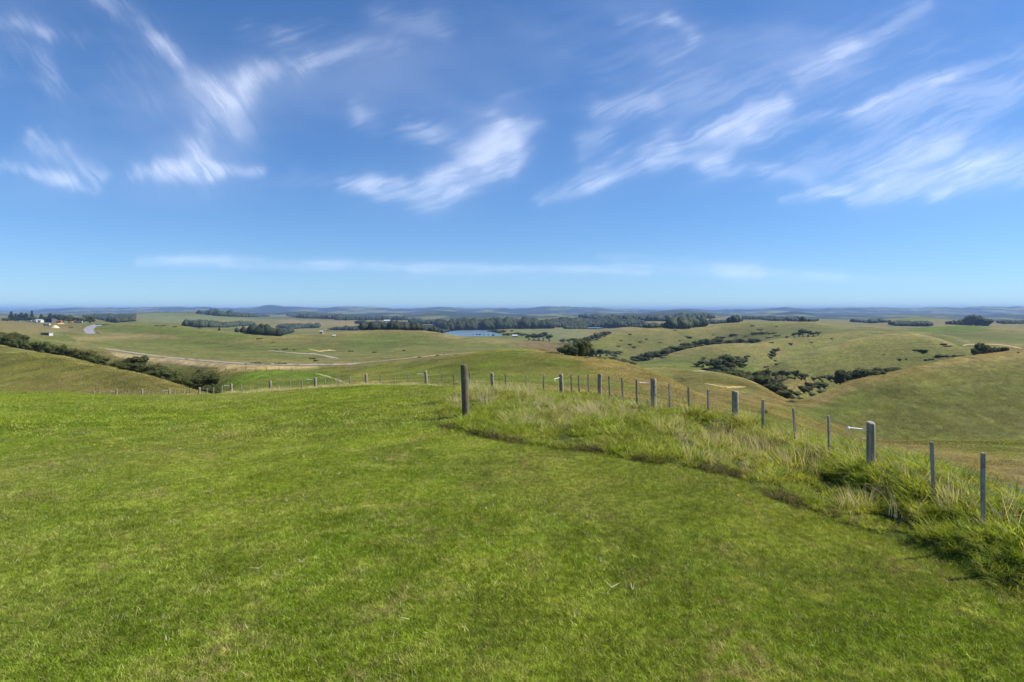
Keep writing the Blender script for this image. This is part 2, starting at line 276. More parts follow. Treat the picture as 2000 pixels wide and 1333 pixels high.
    for c, a, fe, poly, (d0, d1) in F:
        m = np.zeros(Z.shape); xs = [p[0] for p in poly]; ci = (pc > min(xs) - 30) & (pc < max(xs) + 30); rj = (dd > d0) & (dd < d1)
        ix = np.ix_(ci, rj); Pw = P[ix] + fe * .9 * n2[ix]
        m[ix] = a * pip(poly, np.broadcast_to(pc[ci][:, None], Pw.shape) + fe * 1.5 * n1[ix], Pw, fe); lay(c, m)
    # distant mosaic of pasture and bush
    f = fbm(XX / 420, YY / 600, 31); g = fbm(XX / 190, YY / 260, 33)
    far = sstep(1900, 3200, YY); lay(PALE, far * .5 * sstep(-.1, .3, g)); lay(FOREST, far * sstep(-.12, .05, f + .4 * g - .05)); lay(FOREST * .55, sstep(3600, 6000, YY) * sstep(-.2, .05, g + f)); lay(PALE * 1.5, .8 * sstep(3000, 5000, YY) * sstep(.28, .42, fbm(XX / 500, YY / 900, 39, 3)))
    lay(FOREST * 1.1, .9 * sstep(2300, 2900, YY) * sstep(6500, 5000, YY) * sstep(-.05, .12, fbm(XX / 300, YY / 500, 35) + .5 * g + .22 * sstep(500, 800, np.broadcast_to(pc[:, None], Z.shape)) - .05))
    # the lawn and its thatch, rough strip
    lw = sstep(1.12, 1.0, YY / np.exp(LD[0])[:, None]); lay(SOIL, lw); lay(np.array((.052, .066, .016)), .5 * lw * RM)
    return C
COV = cover()

def new_mesh(name, V, F, mat=None, smooth=False, parent=None, link=True):
    me = bpy.data.meshes.new(name); V = np.asarray(V, np.float32)
    if isinstance(F, np.ndarray):
        n, k = F.shape
        me.vertices.add(len(V)); me.vertices.foreach_set('co', V.ravel()); me.loops.add(n * k); me.loops.foreach_set('vertex_index', F.astype(np.int32).ravel())
        me.polygons.add(n); me.polygons.foreach_set('loop_start', np.arange(n, dtype=np.int32) * k)
        me.update(calc_edges=True)
    else: me.from_pydata([tuple(v) for v in V], [], [tuple(f) for f in F])
    if smooth: me.polygons.foreach_set('use_smooth', np.ones(len(me.polygons), bool))
    if mat: me.materials.append(mat)
    if not link: return me
    o = bpy.data.objects.new(name, me); col.objects.link(o)
    if parent: o.parent = parent
    return o
def tag(o, label=None, cat=None, group=None, kind=None):
    if label: o['label'] = label
    if cat: o['category'] = cat
    if group: o['group'] = group
    if kind: o['kind'] = kind
    return o
def empty(name, loc, rz=0.0, scl=(1, 1, 1)):
    o = bpy.data.objects.new(name, None); o.empty_display_size = .2; col.objects.link(o)
    o.location = loc; o.rotation_euler = (0, 0, rz); o.scale = scl; return o
def mat(name, base=(.5, .5, .5), rough=.8, spec=.3):
    m = bpy.data.materials.new(name); m.use_nodes = True; t = NT(m.node_tree); b = t.n['Principled BSDF']
    b.inputs['Base Color'].default_value = (*base, 1); b.inputs['Roughness'].default_value = rough; b.inputs['Specular IOR Level'].default_value = spec
    return m, t, b

# ------------------------------------------------------------------ cirrus
def build_clouds():
    """a thin high sheet of ice cloud; its density is a per-vertex amount"""
    us = np.arange(-420, 2421, 2.0); vs = np.arange(-160, 596, 2.0)
    X, Y = np.meshgrid(us, vs)                      # bearing / elevation of the sheet's vertices
    wx = 14 * fbm(X / 150, Y / 110, 51, 4) + 8 * fbm(X / 34, Y / 30, 52, 3); wy = 11 * fbm(X / 150 + 40, Y / 110, 53, 4) + 5 * fbm(X / 34, Y / 30 + 9, 54, 3)
    def rot(a, X, Y): return X * math.cos(a) + Y * math.sin(a), -X * math.sin(a) + Y * math.cos(a)
    def fibre(a, st, sc, seed, lo, hi):
        p, q = rot(a, X + wx * .9, Y + wy * .9); q = q + 10 * fbm(p / 160, q / 60, seed + 5, 3)
        f = .62 * fbm(p / (sc * st), q / sc, seed, 4) + .36 * fbm(p / (sc * st * .4), q / (sc * .33), seed + 1, 4) + .16 * fbm(p / (sc * st * .3), q / (sc * .13), seed + 3, 3)
        f = f + .34 * fbm(p / (sc * st * 1.1), q / (sc * .20), seed + 7, 3)
        return sstep(lo, hi, f)
    def field(segs, k, fw=1.0):
        acc = np.zeros_like(X); px = X + wx * fw; py = Y + wy * fw
        for (x1, y1, x2, y2, wd, a) in segs:
            dx, dy = x2 - x1, y2 - y1; L2 = dx * dx + dy * dy
            t = np.clip(((px - x1) * dx + (py - y1) * dy) / L2, -.15, 1.15)
            r = np.hypot(px - x1 - t * dx, py - y1 - t * dy) / (wd * k)
            acc += a * np.exp(-r * r * 1.1)
        return acc
    left = [(80,285,180,338,15,.6),(20,325,120,345,11,.7),(120,345,172,372,10,.6),(75,268,110,290,14,.35),
  (0,45,80,60,9,.35),(60,45,150,75,15,.32),(50,90,90,105,16,.3),(80,100,100,170,20,.32),(100,170,125,220,20,.2),(0,130,60,150,22,.2),
  (205,-10,330,95,14,.4),(330,95,405,165,13,.5),(230,20,285,85,34,.25),(400,160,465,182,26,.42),(460,182,510,140,20,.4),
  (510,140,590,130,20,.42),(450,190,472,255,22,.36),(425,200,395,295,20,.42),(380,295,400,325,18,.5),
  (285,338,390,345,15,.75),(330,326,440,336,12,.6),(420,334,497,336,9,.6),(398,348,405,378,9,.3),(240,170,420,230,40,.13)]
    mid = [(500,62,560,70,18,.3),(560,70,612,48,18,.3),(640,108,760,98,20,.34),(750,28,850,55,22,.32),(850,12,920,22,18,.2),(600,120,700,110,26,.15),
  (690,200,725,238,16,.3),(720,235,835,255,17,.36),(830,250,920,280,24,.36),(975,235,992,275,22,.55),(990,275,950,315,26,.6),
  (955,310,880,345,26,.6),(688,358,760,370,13,.75),(760,370,870,360,16,.7),(870,360,992,322,15,.75),(740,372,830,392,18,.5),(830,392,905,372,16,.45),
  (1005,245,1052,243,12,.32),(1030,262,1005,330,14,.3),(945,208,1080,165,9,.25),(520,362,562,345,13,.2),(600,350,650,366,14,.2)]
    right = [(1225,46,1310,37,12,.36),(1310,38,1352,62,13,.36),(1290,110,1345,85,16,.36),(1180,216,1262,206,20,.5),(1140,276,1182,266,14,.45),
  (1068,378,1170,345,16,.75),(1170,345,1290,308,17,.65),(1160,312,1290,280,17,.4),(1290,300,1420,250,15,.48),(1420,255,1525,208,14,.4),(1465,232,1522,204,13,.45),
  (1500,260,1700,210,12,.42),(1700,210,1850,152,13,.4),(1850,152,2010,105,16,.32),(1580,145,1660,95,16,.45),(1660,95,1790,20,16,.35),
  (1340,312,1400,316,11,.45),(1395,316,1462,268,12,.4),(1410,330,1500,325,16,.4),(1500,325,1575,342,13,.3),
  (1545,388,1640,371,9,.8),(1630,372,1705,357,8,.7),(1610,364,1720,330,16,.4),(1720,330,1850,280,16,.35),
  (1690,388,1850,366,15,.6),(1850,366,2010,338,18,.62),(1740,352,1900,322,20,.45),(1900,322,2020,300,22,.5),
  (1600,312,1800,280,26,.28),(1800,280,2010,180,28,.3),(1750,218,2000,146,26,.28),(1330,150,1720,110,90,.16),(1480,260,2000,190,95,.2),(1130,100,1420,200,60,.10)]
    bank = [(300,512,480,511,9,.62),(330,508,430,505,7,.3),(460,520,640,524,6,.35),(570,516,900,525,9,.6),(600,513,680,512,5,.35),(860,525,1210,528,9,.6),(1000,524,1210,524,6,.3),
  (1240,522,1450,530,13,.55),(1430,530,1620,538,11,.5),(1600,538,1800,550,7,.3),(1195,500,1340,505,7,.22),(0,514,110,512,6,.1),(500,545,1500,552,10,.12)]
    def comb(F, fib): return np.clip(F, 0, 1.15) * (.30 + .70 * fib) * sstep(-.38, .40, F * .8 - (1 - fib) * .40 + .02)
    D = comb(field(left, 1.45), fibre(math.radians(52), 3.2, 30, 61, -.45, .45)) + comb(field(mid, 1.45), fibre(math.radians(-18), 3.2, 30, 71, -.45, .45))
    D += comb(field(right, 1.3), fibre(math.radians(-24), 5.0, 26, 81, -.45, .42))
    D += 1.25 * np.minimum(field(bank, 1.15, .28), .8) * (.5 + .5 * fibre(0.0, 6.0, 16, 91, -.5, .4)) * (.62 + .38 * fbm(X / 130, Y / 60, 97, 3))
    D += .26 * sstep(-.15, .7, fbm(X / 420 + Y / 700, Y / 150 - X / 900, 95, 5)) * sstep(480, 300, Y)
    D = np.clip(D, 0, 1.2) ** 1.15
    def blur(A, sg):
        k = np.exp(-.5 * (np.arange(-3 * sg, 3 * sg + 1) / sg) ** 2); k /= k.sum(); n = len(k) // 2
        for ax in (0, 1): A = np.apply_along_axis(lambda r: np.convolve(np.pad(r, n, mode='edge'), k, 'valid'), ax, A)
        return A
    D = .30 * (.74 * D + .24 * blur(D, 3) + .42 * blur(D, 18))
    v = (HY - Y) / FX; u = (X - 1000) / FX; dist = np.minimum(4000 / np.maximum(v, .005), 250000.0)
    V = np.stack([u * dist, dist, CH + v * dist], -1).reshape(-1, 3)
    nr, nc = X.shape; i, j = np.meshgrid(np.arange(nr - 1), np.arange(nc - 1), indexing='ij'); a = i * nc + j
    F = np.stack([a, a + 1, a + nc + 1, a + nc], -1).reshape(-1, 4)
    m, t, b = mat('ice_cloud'); t.n.remove(b)
    o = new_mesh('cirrus_clouds', V, F, m, True)
    da = o.data.attributes.new('ice_amount', 'FLOAT', 'POINT'); da.data.foreach_set('value', D.ravel().astype(np.float32))
    at_ = t.new('ShaderNodeAttribute', attribute_name='ice_amount')
    tl = t.new('ShaderNodeBsdfTranslucent'); tl.inputs[0].default_value = (.86, .89, .96, 1); df = t.new('ShaderNodeBsdfDiffuse'); df.inputs[0].default_value = (.86, .89, .96, 1)
    ad = t.new('ShaderNodeMixShader'); ad.inputs[0].default_value = .3; t.l.new(tl.outputs[0], ad.inputs[1]); t.l.new(df.outputs[0], ad.inputs[2])
    tr = t.new('ShaderNodeBsdfTransparent'); mx = t.new('ShaderNodeMixShader'); t.l.new(at_.outputs['Fac'], mx.inputs[0]); t.l.new(tr.outputs[0], mx.inputs[1]); t.l.new(ad.outputs[0], mx.inputs[2])
    t.l.new(mx.outputs[0], t.n['Material Output'].inputs[0])
    tag(o, 'thin white wisps of cirrus spread across the blue sky', 'clouds', kind='stuff')
build_clouds()

# ---- ground sheet
def ground_material():
    m, t, b = mat('pasture', rough=.95, spec=.1)
    at_ = t.new('ShaderNodeAttribute', attribute_name='cover'); g = t.new('ShaderNodeNewGeometry'); P = g.outputs['Position']
    n_f = t.noise(P, 2.3, 6, .7); n_m = t.noise(t.vec('MULTIPLY', P, (1, 1, 4)), .35, 5, .65); n_c = t.noise(P, .05, 4, .6)
    f = t.math('MULTIPLY', t.mapr(n_f, .3, .7, .5, 1.5, False), t.mapr(n_m, .3, .7, .58, 1.42, False))
    f = t.math('MULTIPLY', f, t.mapr(n_c, .3, .7, .86, 1.14, False))
    c = t.mix(1.0, at_.outputs['Color'], t.vec('MULTIPLY', (1, 1, 1), t.new('ShaderNodeCombineXYZ').outputs[0]) if False else at_.outputs['Color'], 'MIX')
    trk = t.noise(t.vec('MULTIPLY', P, (.035, .035, 1.5)), 1.0, 4, .6); f = t.math('MULTIPLY', f, t.mapr(trk, .36, .62, .80, 1.14, False))
    sc = t.vec('SCALE', at_.outputs['Color'], scale=f)
    dry = t.mapr(t.noise(t.vec('MULTIPLY', P, (1, 1, 3)), 1.1, 6, .75), .55, .75, 0, .35)
    c = t.mix(dry, sc, t.vec('MULTIPLY', sc, (1.55, 1.3, 1.5)))
    t.l.new(c, b.inputs['Base Color'])
    bp = t.new('ShaderNodeBump'); bp.inputs['Strength'].default_value = .7; bp.inputs['Distance'].default_value = .35
    t.put(bp.inputs['Height'], t.math('ADD', t.noise(t.vec('MULTIPLY', P, (1, 1, 2.5)), .9, 6, .7), t.math('MULTIPLY', n_f, .35)))
    t.l.new(bp.outputs[0], b.inputs['Normal']); return m
M_ground = ground_material()
def build_ground():
    nc, nr = Z.shape
    V = np.stack([XX, YY, Z], -1).reshape(-1, 3)
    i, j = np.meshgrid(np.arange(nc - 1), np.arange(nr - 1), indexing='ij'); a = i * nr + j
    F = np.stack([a, a + nr, a + nr + 1, a + 1], -1).reshape(-1, 4)
    # behind the viewpoint
    bx = np.array([-160, -60, -20, -6, -1.5, 1.5, 6, 20, 60, 160.]); by = np.array([-160, -60, -20, -5, 0, .72])
    B = np.array([(x, y, -.03 - .0006 * (x * x + min(y, 0) ** 2)) for x in bx for y in by]); base = len(V)
    BF = np.array([(base + p * 6 + q, base + (p + 1) * 6 + q, base + (p + 1) * 6 + q + 1, base + p * 6 + q + 1) for p in range(9) for q in range(5)])
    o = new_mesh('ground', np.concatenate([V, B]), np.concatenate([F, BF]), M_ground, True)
    ca = o.data.attributes.new('cover', 'FLOAT_COLOR', 'POINT')
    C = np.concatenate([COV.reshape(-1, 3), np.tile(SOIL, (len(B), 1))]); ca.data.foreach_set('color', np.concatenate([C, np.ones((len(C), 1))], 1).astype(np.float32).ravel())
    tag(o, 'rolling green and tan pasture hills with hilltop lawn in front', 'ground', kind='structure')
build_ground()

# ---- water
def build_water():
    m, t, b = mat('lake_water', (.085, .14, .17), .32, .5)
    g = t.new('ShaderNodeNewGeometry'); bp = t.new('ShaderNodeBump'); bp.inputs['Strength'].default_value = .15; bp.inputs['Distance'].default_value = .2
    t.put(bp.inputs['Height'], t.noise(g.outputs['Position'], .25, 4)); t.l.new(bp.outputs[0], b.inputs['Normal'])
    zl = -48.0
    def rows(L): return [((x - 1000) / FX * (CH - zl) * FX / (y - HY), (CH - zl) * FX / (y - HY)) for x, y in L]
    P = rows([(858,662),(980,661),(992,657.6),(978,653.5),(962,649.5),(951,646.8),(953,644.6),(925,644.6),(895,645.6),(880,647.5),(868,650.5)]); Q = rows([(1140,641.5),(1186,641.5),(1184,637),(1172,635.6),(1150,636.4)])
    n = len(P)
    o = new_mesh('lake', [(x, y, zl) for x, y in P + Q], [tuple(range(n)), tuple(range(n, n + len(Q)))], m); tag(o, 'blue lake inlet beyond the pasture hills', 'water', kind='structure')
build_water()

# ---- tracks, road and clay cuts: ribbons laid on the terrain
def simple_mat(name, c1, c2, scale=1.0, rough=.9, bump=.02, spec=.2):
    m, t, b = mat(name, rough=rough, spec=spec); g = t.new('ShaderNodeNewGeometry')
    n = t.noise(g.outputs['Position'], scale, 6, .65); t.l.new(t.mix(t.mapr(n, .32, .68), c1, c2), b.inputs['Base Color'])
    if bump:
        bp = t.new('ShaderNodeBump'); bp.inputs['Distance'].default_value = bump; t.put(bp.inputs['Height'], n); t.l.new(bp.outputs[0], b.inputs['Normal'])
    return m
M_gravel = simple_mat('gravel', (.19, .17, .125), (.27, .245, .19), .8)
M_dirt = simple_mat('dirt', (.17, .125, .065), (.25, .19, .11), .6)
M_clay = simple_mat('clay', (.28, .19, .06), (.42, .31, .13), .5)
M_rubble = simple_mat('rubble', (.15, .15, .05), (.40, .33, .18), 1.1)
M_road = simple_mat('asphalt', (.19, .185, .185), (.24, .235, .235), .5)
def ribbon(name, pts, m, label, cat, lift=.12, sub=10, wob=.25):
    """pts: (photo column, row, half height in rows, half width in columns)"""
    P = np.array(pts, float); n = (len(P) - 1) * sub + 1; s = np.linspace(0, len(P) - 1, n)
    Q = np.stack([np.interp(s, np.arange(len(P)), P[:, k]) for k in range(P.shape[1])], 1)
    k = np.array([.25, .5, .25])
    for _ in range(6):
        for c in range(2): Q[1:-1, c] = np.convolve(Q[:, c], k, 'valid')
    V = []; F = []
    for i, (x, y, hy, hx) in enumerate(Q):
        w1 = 1 + wob * vnoise(i * .7, 3., 5); w2 = 1 + wob * vnoise(i * .7, 9., 6)
        V += [at(x - hx * w1, y - hy * w1), at(x, y), at(x + hx * w2, y + hy * w2)]
    V = [(v[0], v[1], v[2] + lift) for v in V]
    for i in range(n - 1):
        for c in range(2): a = i * 3 + c; F.append((a, a + 3, a + 4, a + 1))
    o = new_mesh(name, V, F, m); tag(o, label, cat, kind='structure'); return o
ribbon('gravel_track', [(207,682,1.0,0),(250,688,1.2,0),(300,695.3,1.2,0),(376,703,1.3,0),(470,710.5,1.4,0),(572,713,1.5,0),(640,713,1.7,0),(690,711.4,1.9,0),(704,709.8,1.2,0)], M_gravel, 'pale gravel farm track running along the foot of the green hill', 'track', .10)
ribbon('dirt_track', [(698,711.5,.8,0),(740,706.5,.9,0),(787,701.5,1.3,0),(860,694.5,1.4,0),(923,689.5,.7,0)], M_dirt, 'brown dirt track climbing behind the green knoll', 'track', .10)
ribbon('side_track', [(524,685,.5,0),(560,688.5,.7,0),(589,691,1,0),(617,692,1.3,0),(642,697,2.0,0),(661,701,1.0,0)], M_gravel, 'grey gravel side track between two pasture hills', 'track', .10)
ribbon('road', [(178,652.5,0,9),(174,648,0,9.5),(172.5,645,0,10),(175,641,0,10),(182,637,0,9),(191,634.2,0,8),(199,633.0,0,5)], M_road, 'grey road bending up over the rise near the farm', 'road', .15, wob=0)
ribbon('clay_bank', [(603,682,.5,0),(624,687,1.1,0),(634,685.5,1.3,0),(645,684.5,1.2,0),(656,686,.5,0)], M_clay, 'orange clay cut on the hillside left of centre', 'clay bank', .10)
ribbon('rubble_strip', [(616,730,.9,0),(640,736,1.6,0),(662,744,1.9,0),(686,753,1.6,0)], M_rubble, 'pale rubble strip on the green slope behind the fence', 'rubble', .06, 16, .5)
ribbon('clay_edge', [(1299,736.5,.4,1.5),(1308,740,.6,2.5),(1318,745.5,.4,1.6),(1330,754,.3,1.4),(1341,761,.2,.6)], M_clay, 'thin pale clay edge running down the tan spur', 'clay bank', .08)
ribbon('clay_scar', [(1376,750,.5,0),(1392,752.5,1.0,0),(1408,756,1.6,0),(1424,757,1.9,0),(1442,757,1.5,0),(1457,756.6,.5,0)], M_clay, 'yellow clay scar across the slope below the gully trees', 'clay bank', .10, 14, .4)
ribbon('sandy_strip', [(1354,725.3,.5,0),(1362,725.8,.7,0),(1372,725.2,1.0,0),(1384,724.5,.6,0)], M_rubble, 'pale sandy strip at the foot of the gully trees', 'clay bank', .10)
ribbon('clay_track', [(1896,687,1.0,1.0),(1888,681,1.2,1.4),(1881,675.5,1.2,1.5),(1890,673.4,.9,0),(1925,672.6,.7,0),(1965,675,.8,0),(1998,682,.8,0)], M_clay, 'yellow clay track looping round the bush on the right', 'track', .15)

# ------------------------------------------------------------------ fences
def wood_material(name, c1, c2, c3):
    m, t, b = mat(name, rough=.9, spec=.15); tc = t.new('ShaderNodeTexCoord'); P = tc.outputs['Object']; oi = t.new('ShaderNodeObjectInfo')
    P = t.vec('ADD', P, t.vec('SCALE', (7.1, 3.3, 1.7), scale=oi.outputs['Random']))
    gr = t.noise(t.vec('MULTIPLY', P, (38, 38, 2.2)), 1.0, 5, .65); sp = t.noise(P, 9, 5, .65)
    c = t.mix(t.mapr(gr, .35, .65), c1, c2); c = t.mix(t.mapr(sp, .52, .66, 0, .75), c, c3); t.l.new(c, b.inputs['Base Color'])
    bp = t.new('ShaderNodeBump'); bp.inputs['Strength'].default_value = .6; bp.inputs['Distance'].default_value = .008; t.put(bp.inputs['Height'], gr); t.l.new(bp.outputs[0], b.inputs['Normal']); return m
M_post = wood_material('weathered_wood', (.20, .17, .125), (.38, .33, .255), (.11, .105, .06))
M_dark_post = wood_material('mossy_wood', (.11, .085, .055), (.19, .15, .10), (.09, .10, .045))
M_batten = wood_material('grey_batten', (.22, .195, .155), (.39, .345, .28), (.14, .13, .095))
M_wire = mat('galvanised_wire', (.20, .20, .20), .5)[0]; M_white = mat('white_plastic', (.82, .82, .80), .4)[0]; M_steel = mat('dark_steel', (.12, .12, .12), .5)[0]
def post_mesh(r, h, name, mt, seed, sides=18):
    R = random.Random(seed); V = []; F = []; zs = [-.3, 0, .15, .35, .55, .75, .93, .988, 1.0]
    for k, f in enumerate(zs):
        rr = r * (1.03 - .05 * max(f, 0)) * (.93 if k == len(zs) - 1 else 1)
        for i in range(sides):
            a = 2 * math.pi * i / sides; q = rr * (1 + .035 * math.sin(a * 2 + seed) + .02 * R.uniform(-1, 1)); V.append((q * math.cos(a), q * math.sin(a), f * h + (.012 * math.cos(a + seed) if k >= len(zs) - 2 else 0)))
    for k in range(len(zs) - 1):
        for i in range(sides): a = k * sides + i; b = k * sides + (i + 1) % sides; F.append((a, b, b + sides, a + sides))
    V.append((0, 0, h * 1.002)); c = len(V) - 1; o = (len(zs) - 1) * sides
    for i in range(sides): F.append((o + i, o + (i + 1) % sides, c))
    me = new_mesh(name, V, F, mt, True, link=False); return me
def batten_mesh(w, h, name, mt, seed):
    R = random.Random(seed); V = []; F = []; b = .18
    ring = [(-1, -1 + b), (-1 + b, -1), (1 - b, -1), (1, -1 + b), (1, 1 - b), (1 - b, 1), (-1 + b, 1), (-1, 1 - b)]
    zs = [-.3, .3, .7, .985, 1.0]
    for k, f in enumerate(zs):
        s = w / 2 * (.88 if k == 4 else 1) * (1 + .04 * R.uniform(-1, 1))
        for x, y in ring: V.append((x * s, y * s * .8, f * h))
    for k in range(4):
        for i in range(8): a = k * 8 + i; c = k * 8 + (i + 1) % 8; F.append((a, c, c + 8, a + 8))
    F.append(tuple(range(32, 40))); return new_mesh(name, V, F, mt, link=False)
def tube(pts, r, sides=6):
    V = []; F = []; P = [Vector(p) for p in pts]
    for i, p in enumerate(P):
        t = (P[min(i + 1, len(P) - 1)] - P[max(i - 1, 0)]).normalized(); u = t.orthogonal().normalized() if abs(t.z) > .9 else t.cross(Vector((0, 0, 1))).normalized(); v = t.cross(u)
        for k in range(sides): a = 2 * math.pi * k / sides; V.append(p + (u * math.cos(a) + v * math.sin(a)) * r)
    for i in range(len(P) - 1):
        for k in range(sides): a = i * sides + k; b = i * sides + (k + 1) % sides; F.append((a, b, b + sides, a + sides))
    F.append(tuple(range(sides))); F.append(tuple(range((len(P) - 1) * sides, len(P) * sides))); return V, F
def child(name, me, parent, loc, rot=(0, 0, 0)):
    o = bpy.data.objects.new(name, me); col.objects.link(o); o.parent = parent; o.location = loc; o.rotation_euler = rot; return o
POSTS = [(109,63,774,.15,0,0),(145,58,768,.15,1,2),(183,54,763.6,.16,0,-1),(228,50,760.6,.16,1,1),(277.5,47,760.6,.15,0,0),(330.8,44,760,.16,1,1),(389.3,41,757,.15,0,0),(452,38,750,.17,1,1),(528.4,34.5,744,.165,0,2),(615.8,31.5,738,.16,1,0),
         (716,29.8,731,.15,0,3),(833.8,28,725,.16,1,5),(963,25.5,729,.16,0,4),(1097,22.5,731,.165,2,2),(1171.5,20.2,731,.15,0,0),(1277,17,740,.165,1,1),(1436.4,13.6,764,.150,0,1),(1701,9.1,825,.124,1,1),(2290,4.6,1016,.13,0,1)]
BATT = [98,117,126,135.7,154.7,172.6,194,204,215,239,251.6,263.3,291,301.5,315,343,360,371,404.6,417.3,434.3,472,488.5,505.3,550,567.7,590.3,635.4,661.5,684.5,743.7,771,797.7,863.3,887.8,918.4,987.5,1029,1062,1116.7,1132,1150,1191.5,1217.5,1244.5,1309,1346,1384,1490,1554.5,1620,1824,1920,2010]
px_ = np.array([p[0] for p in POSTS]); pd_ = np.array([p[1] for p in POSTS]); pt_ = np.array([p[2] for p in POSTS])
BTOP = {1309:750,1346:756.5,1384:761,1490:781,1554.5:797,1620:812.5,1824:864,1920:884,2010:915,1191.5:735,1217.5:738,1244.5:741,1116.7:733,1132:733,1150:731.5,863.3:729,887.8:729,918.4:729,987.5:731,1029:732.5,1062:733.5}
BD = {1490:12.4,1554.5:11.4,1620:10.3,1824:7.6,1920:6.5,2010:5.9}
def build_fence():
    root = empty('wire_fence', col_at(1171, 20.2)); tag(root, 'long post and wire fence with grey battens and white bracket arms around the lawn', 'fence')
    bpy.context.view_layer.update(); ro = root.location
    tops = []
    for k, (px, d, ty, dia, br, lean) in enumerate(POSTS):
        g = col_at(px, d); zt = CH - (ty - HY) / FX * d; h = zt - g.z
        o = child('post', post_mesh(dia / 2, h, 'post', M_post, k), root, g - ro, (math.radians(rnd.uniform(-1, 1)), math.radians(-lean * .8), 0))
        tops.append((g.x, g.y, g.z, h))
        if br:
            L = .30 if px > 1400 else (.32 if px > 700 else .36); z0 = h * .85 if px < 1400 else h * .855
            up = {1701: .045, 1277: .035}.get(px, .02 if px > 400 else 0)
            if br == 1: pts = [(-dia * .3, 0, z0), (-dia / 2 - L * .4, -.01, z0 + up * .5), (-dia / 2 - L, -.02, z0 + up)]
            else: pts = [(-.05, -dia * .3, z0), (-.16, -dia / 2 - .12, z0 + .0), (-.27, -dia / 2 - .26, z0)]
            e = Vector(pts[-1]); dr = (e - Vector(pts[-2])).normalized()
            for a in range(20, 230, 25):
                q = math.radians(a); pts.append(tuple(e + dr * .036 * math.sin(q) + Vector((0, 0, -.036 * (1 - math.cos(q))))))
            V, F = tube(pts, .008 if px > 1200 else .011, 8)
            bm = child('bracket', new_mesh('bracket', V, F, M_white, True, link=False), o, (0, 0, 0)); bm['label'] = 'white plastic bracket arm with a hooked end'
            V, F = tube([tuple(Vector(pts[2]) + Vector((0, 0, -.012))), tuple(Vector(pts[2]) + Vector((0, 0, .02)))], .010, 8)
            child('insulator', new_mesh('insulator', V, F, M_white, True, link=False), o, (0, 0, 0))
    for k, px in enumerate(BATT):
        d = BD.get(px, float(np.interp(px, px_, pd_))); g = col_at(px, d); ty = BTOP.get(px, float(np.interp(px, px_, pt_)) + 2.0 + rnd.uniform(-.6, 1.2)); h = CH - (ty - HY) / FX * d - g.z
        child('batten', batten_mesh(.040 if px > 1500 else .050, h, 'batten', M_batten, k), root, g - ro, (math.radians(rnd.uniform(-1.5, 1.5)), math.radians(rnd.uniform(-4.5, .5)), rnd.uniform(-.3, .3)))
    line = sorted([(x, y, z, h) for x, y, z, h in tops], key=lambda q: 0)
    for f in (.22, .42, .62, .80):
        pts = []
        for i in range(len(line) - 1):
            a, b = line[i], line[i + 1]
            for s in np.linspace(0, 1, 9, endpoint=False):
                pts.append((a[0] + (b[0] - a[0]) * s - ro.x, a[1] + (b[1] - a[1]) * s - ro.y + .085, (a[2] + a[3] * f) * (1 - s) + (b[2] + b[3] * f) * s - .05 * s * (1 - s) - ro.z))
        V, F = tube(pts, .0030, 4); o = new_mesh('wire', V, F, M_wire, True, root)
build_fence()
def build_lone_post():
    g = col_at(910, 15.6); zt = CH - (713 - HY) / FX * 15.6
    o = new_mesh('wooden_post', [], [], None); me = post_mesh(.093, zt - g.z, 'wooden_post', M_dark_post, 77); o.data = me; o.location = g; o.rotation_euler = (0, math.radians(-2.2), 0)
    tag(o, 'tall dark mossy round post standing alone in front of the wire fence', 'post')
    V, F = tube([(.098 * math.cos(a), .098 * math.sin(a), (zt - g.z) * .74 + .012 * math.sin(2 * a)) for a in np.linspace(0, 6.2832, 20)], .004, 5)
    w = new_mesh('wire_loop', V, F, M_wire, True, o)
build_lone_post()
def build_far_fence():
    pts = [(232,704),(252,706.5),(272,709),(292,711.5),(312,714),(334,717),(358,719.5),(382,721.5),(406,723),(423,724),(441,724.7),(461,725),(480,725),(500,725.3),(520,725.5),(545,726),(570,726)]
    G = [at(x, y) for x, y in pts]; root = empty('wire_fence', G[8]); tag(root, 'distant thin post and wire fence below the gravel track', 'fence')
    me = post_mesh(.09, 1.15, 'post', M_dark_post, 5, 8)
    for g in G: child('post', me, root, g - G[8])
    for f in (.5, 1.0):
        V, F = tube([tuple(g - G[8] + Vector((0, 0, f))) for g in G], .012, 4); new_mesh('wire', V, F, M_wire, False, root)
build_far_fence()

# ------------------------------------------------------------------ trees and shrubs
def leaf_material(name, c1, c2, c3):
    m, t, b = mat(name, rough=.7, spec=.15); g = t.new('ShaderNodeNewGeometry'); oi = t.new('ShaderNodeObjectInfo'); a = t.new('ShaderNodeAttribute', attribute_name='tone')
    n = t.noise(g.outputs['Position'], .6, 3); c = t.mix(t.mapr(n, .35, .65), c1, c2); c = t.mix(t.math('MULTIPLY', a.outputs['Fac'], .8), c, c3)
    v = t.mapr(oi.outputs['Random'], 0, 1, .72, 1.3, False); t.l.new(t.vec('SCALE', c, scale=v), b.inputs['Base Color'])
    b.inputs['Subsurface Weight'].default_value = 0.0
    tl = t.new('ShaderNodeBsdfTranslucent'); t.l.new(t.vec('SCALE', c, scale=1.2), tl.inputs[0]); mx = t.new('ShaderNodeMixShader'); mx.inputs[0].default_value = .22
    t.l.new(b.outputs[0], mx.inputs[1]); t.l.new(tl.outputs[0], mx.inputs[2]); t.l.new(mx.outputs[0], t.n['Material Output'].inputs[0]); return m
M_leaf = leaf_material('dark_foliage', (.044, .060, .022), (.072, .088, .030), (.125, .130, .048))
M_bush = leaf_material('bush_foliage', (.046, .060, .014), (.084, .094, .022), (.150, .150, .040))
M_scrub = leaf_material('scrub_foliage', (.060, .072, .024), (.095, .095, .036), (.140, .130, .055))
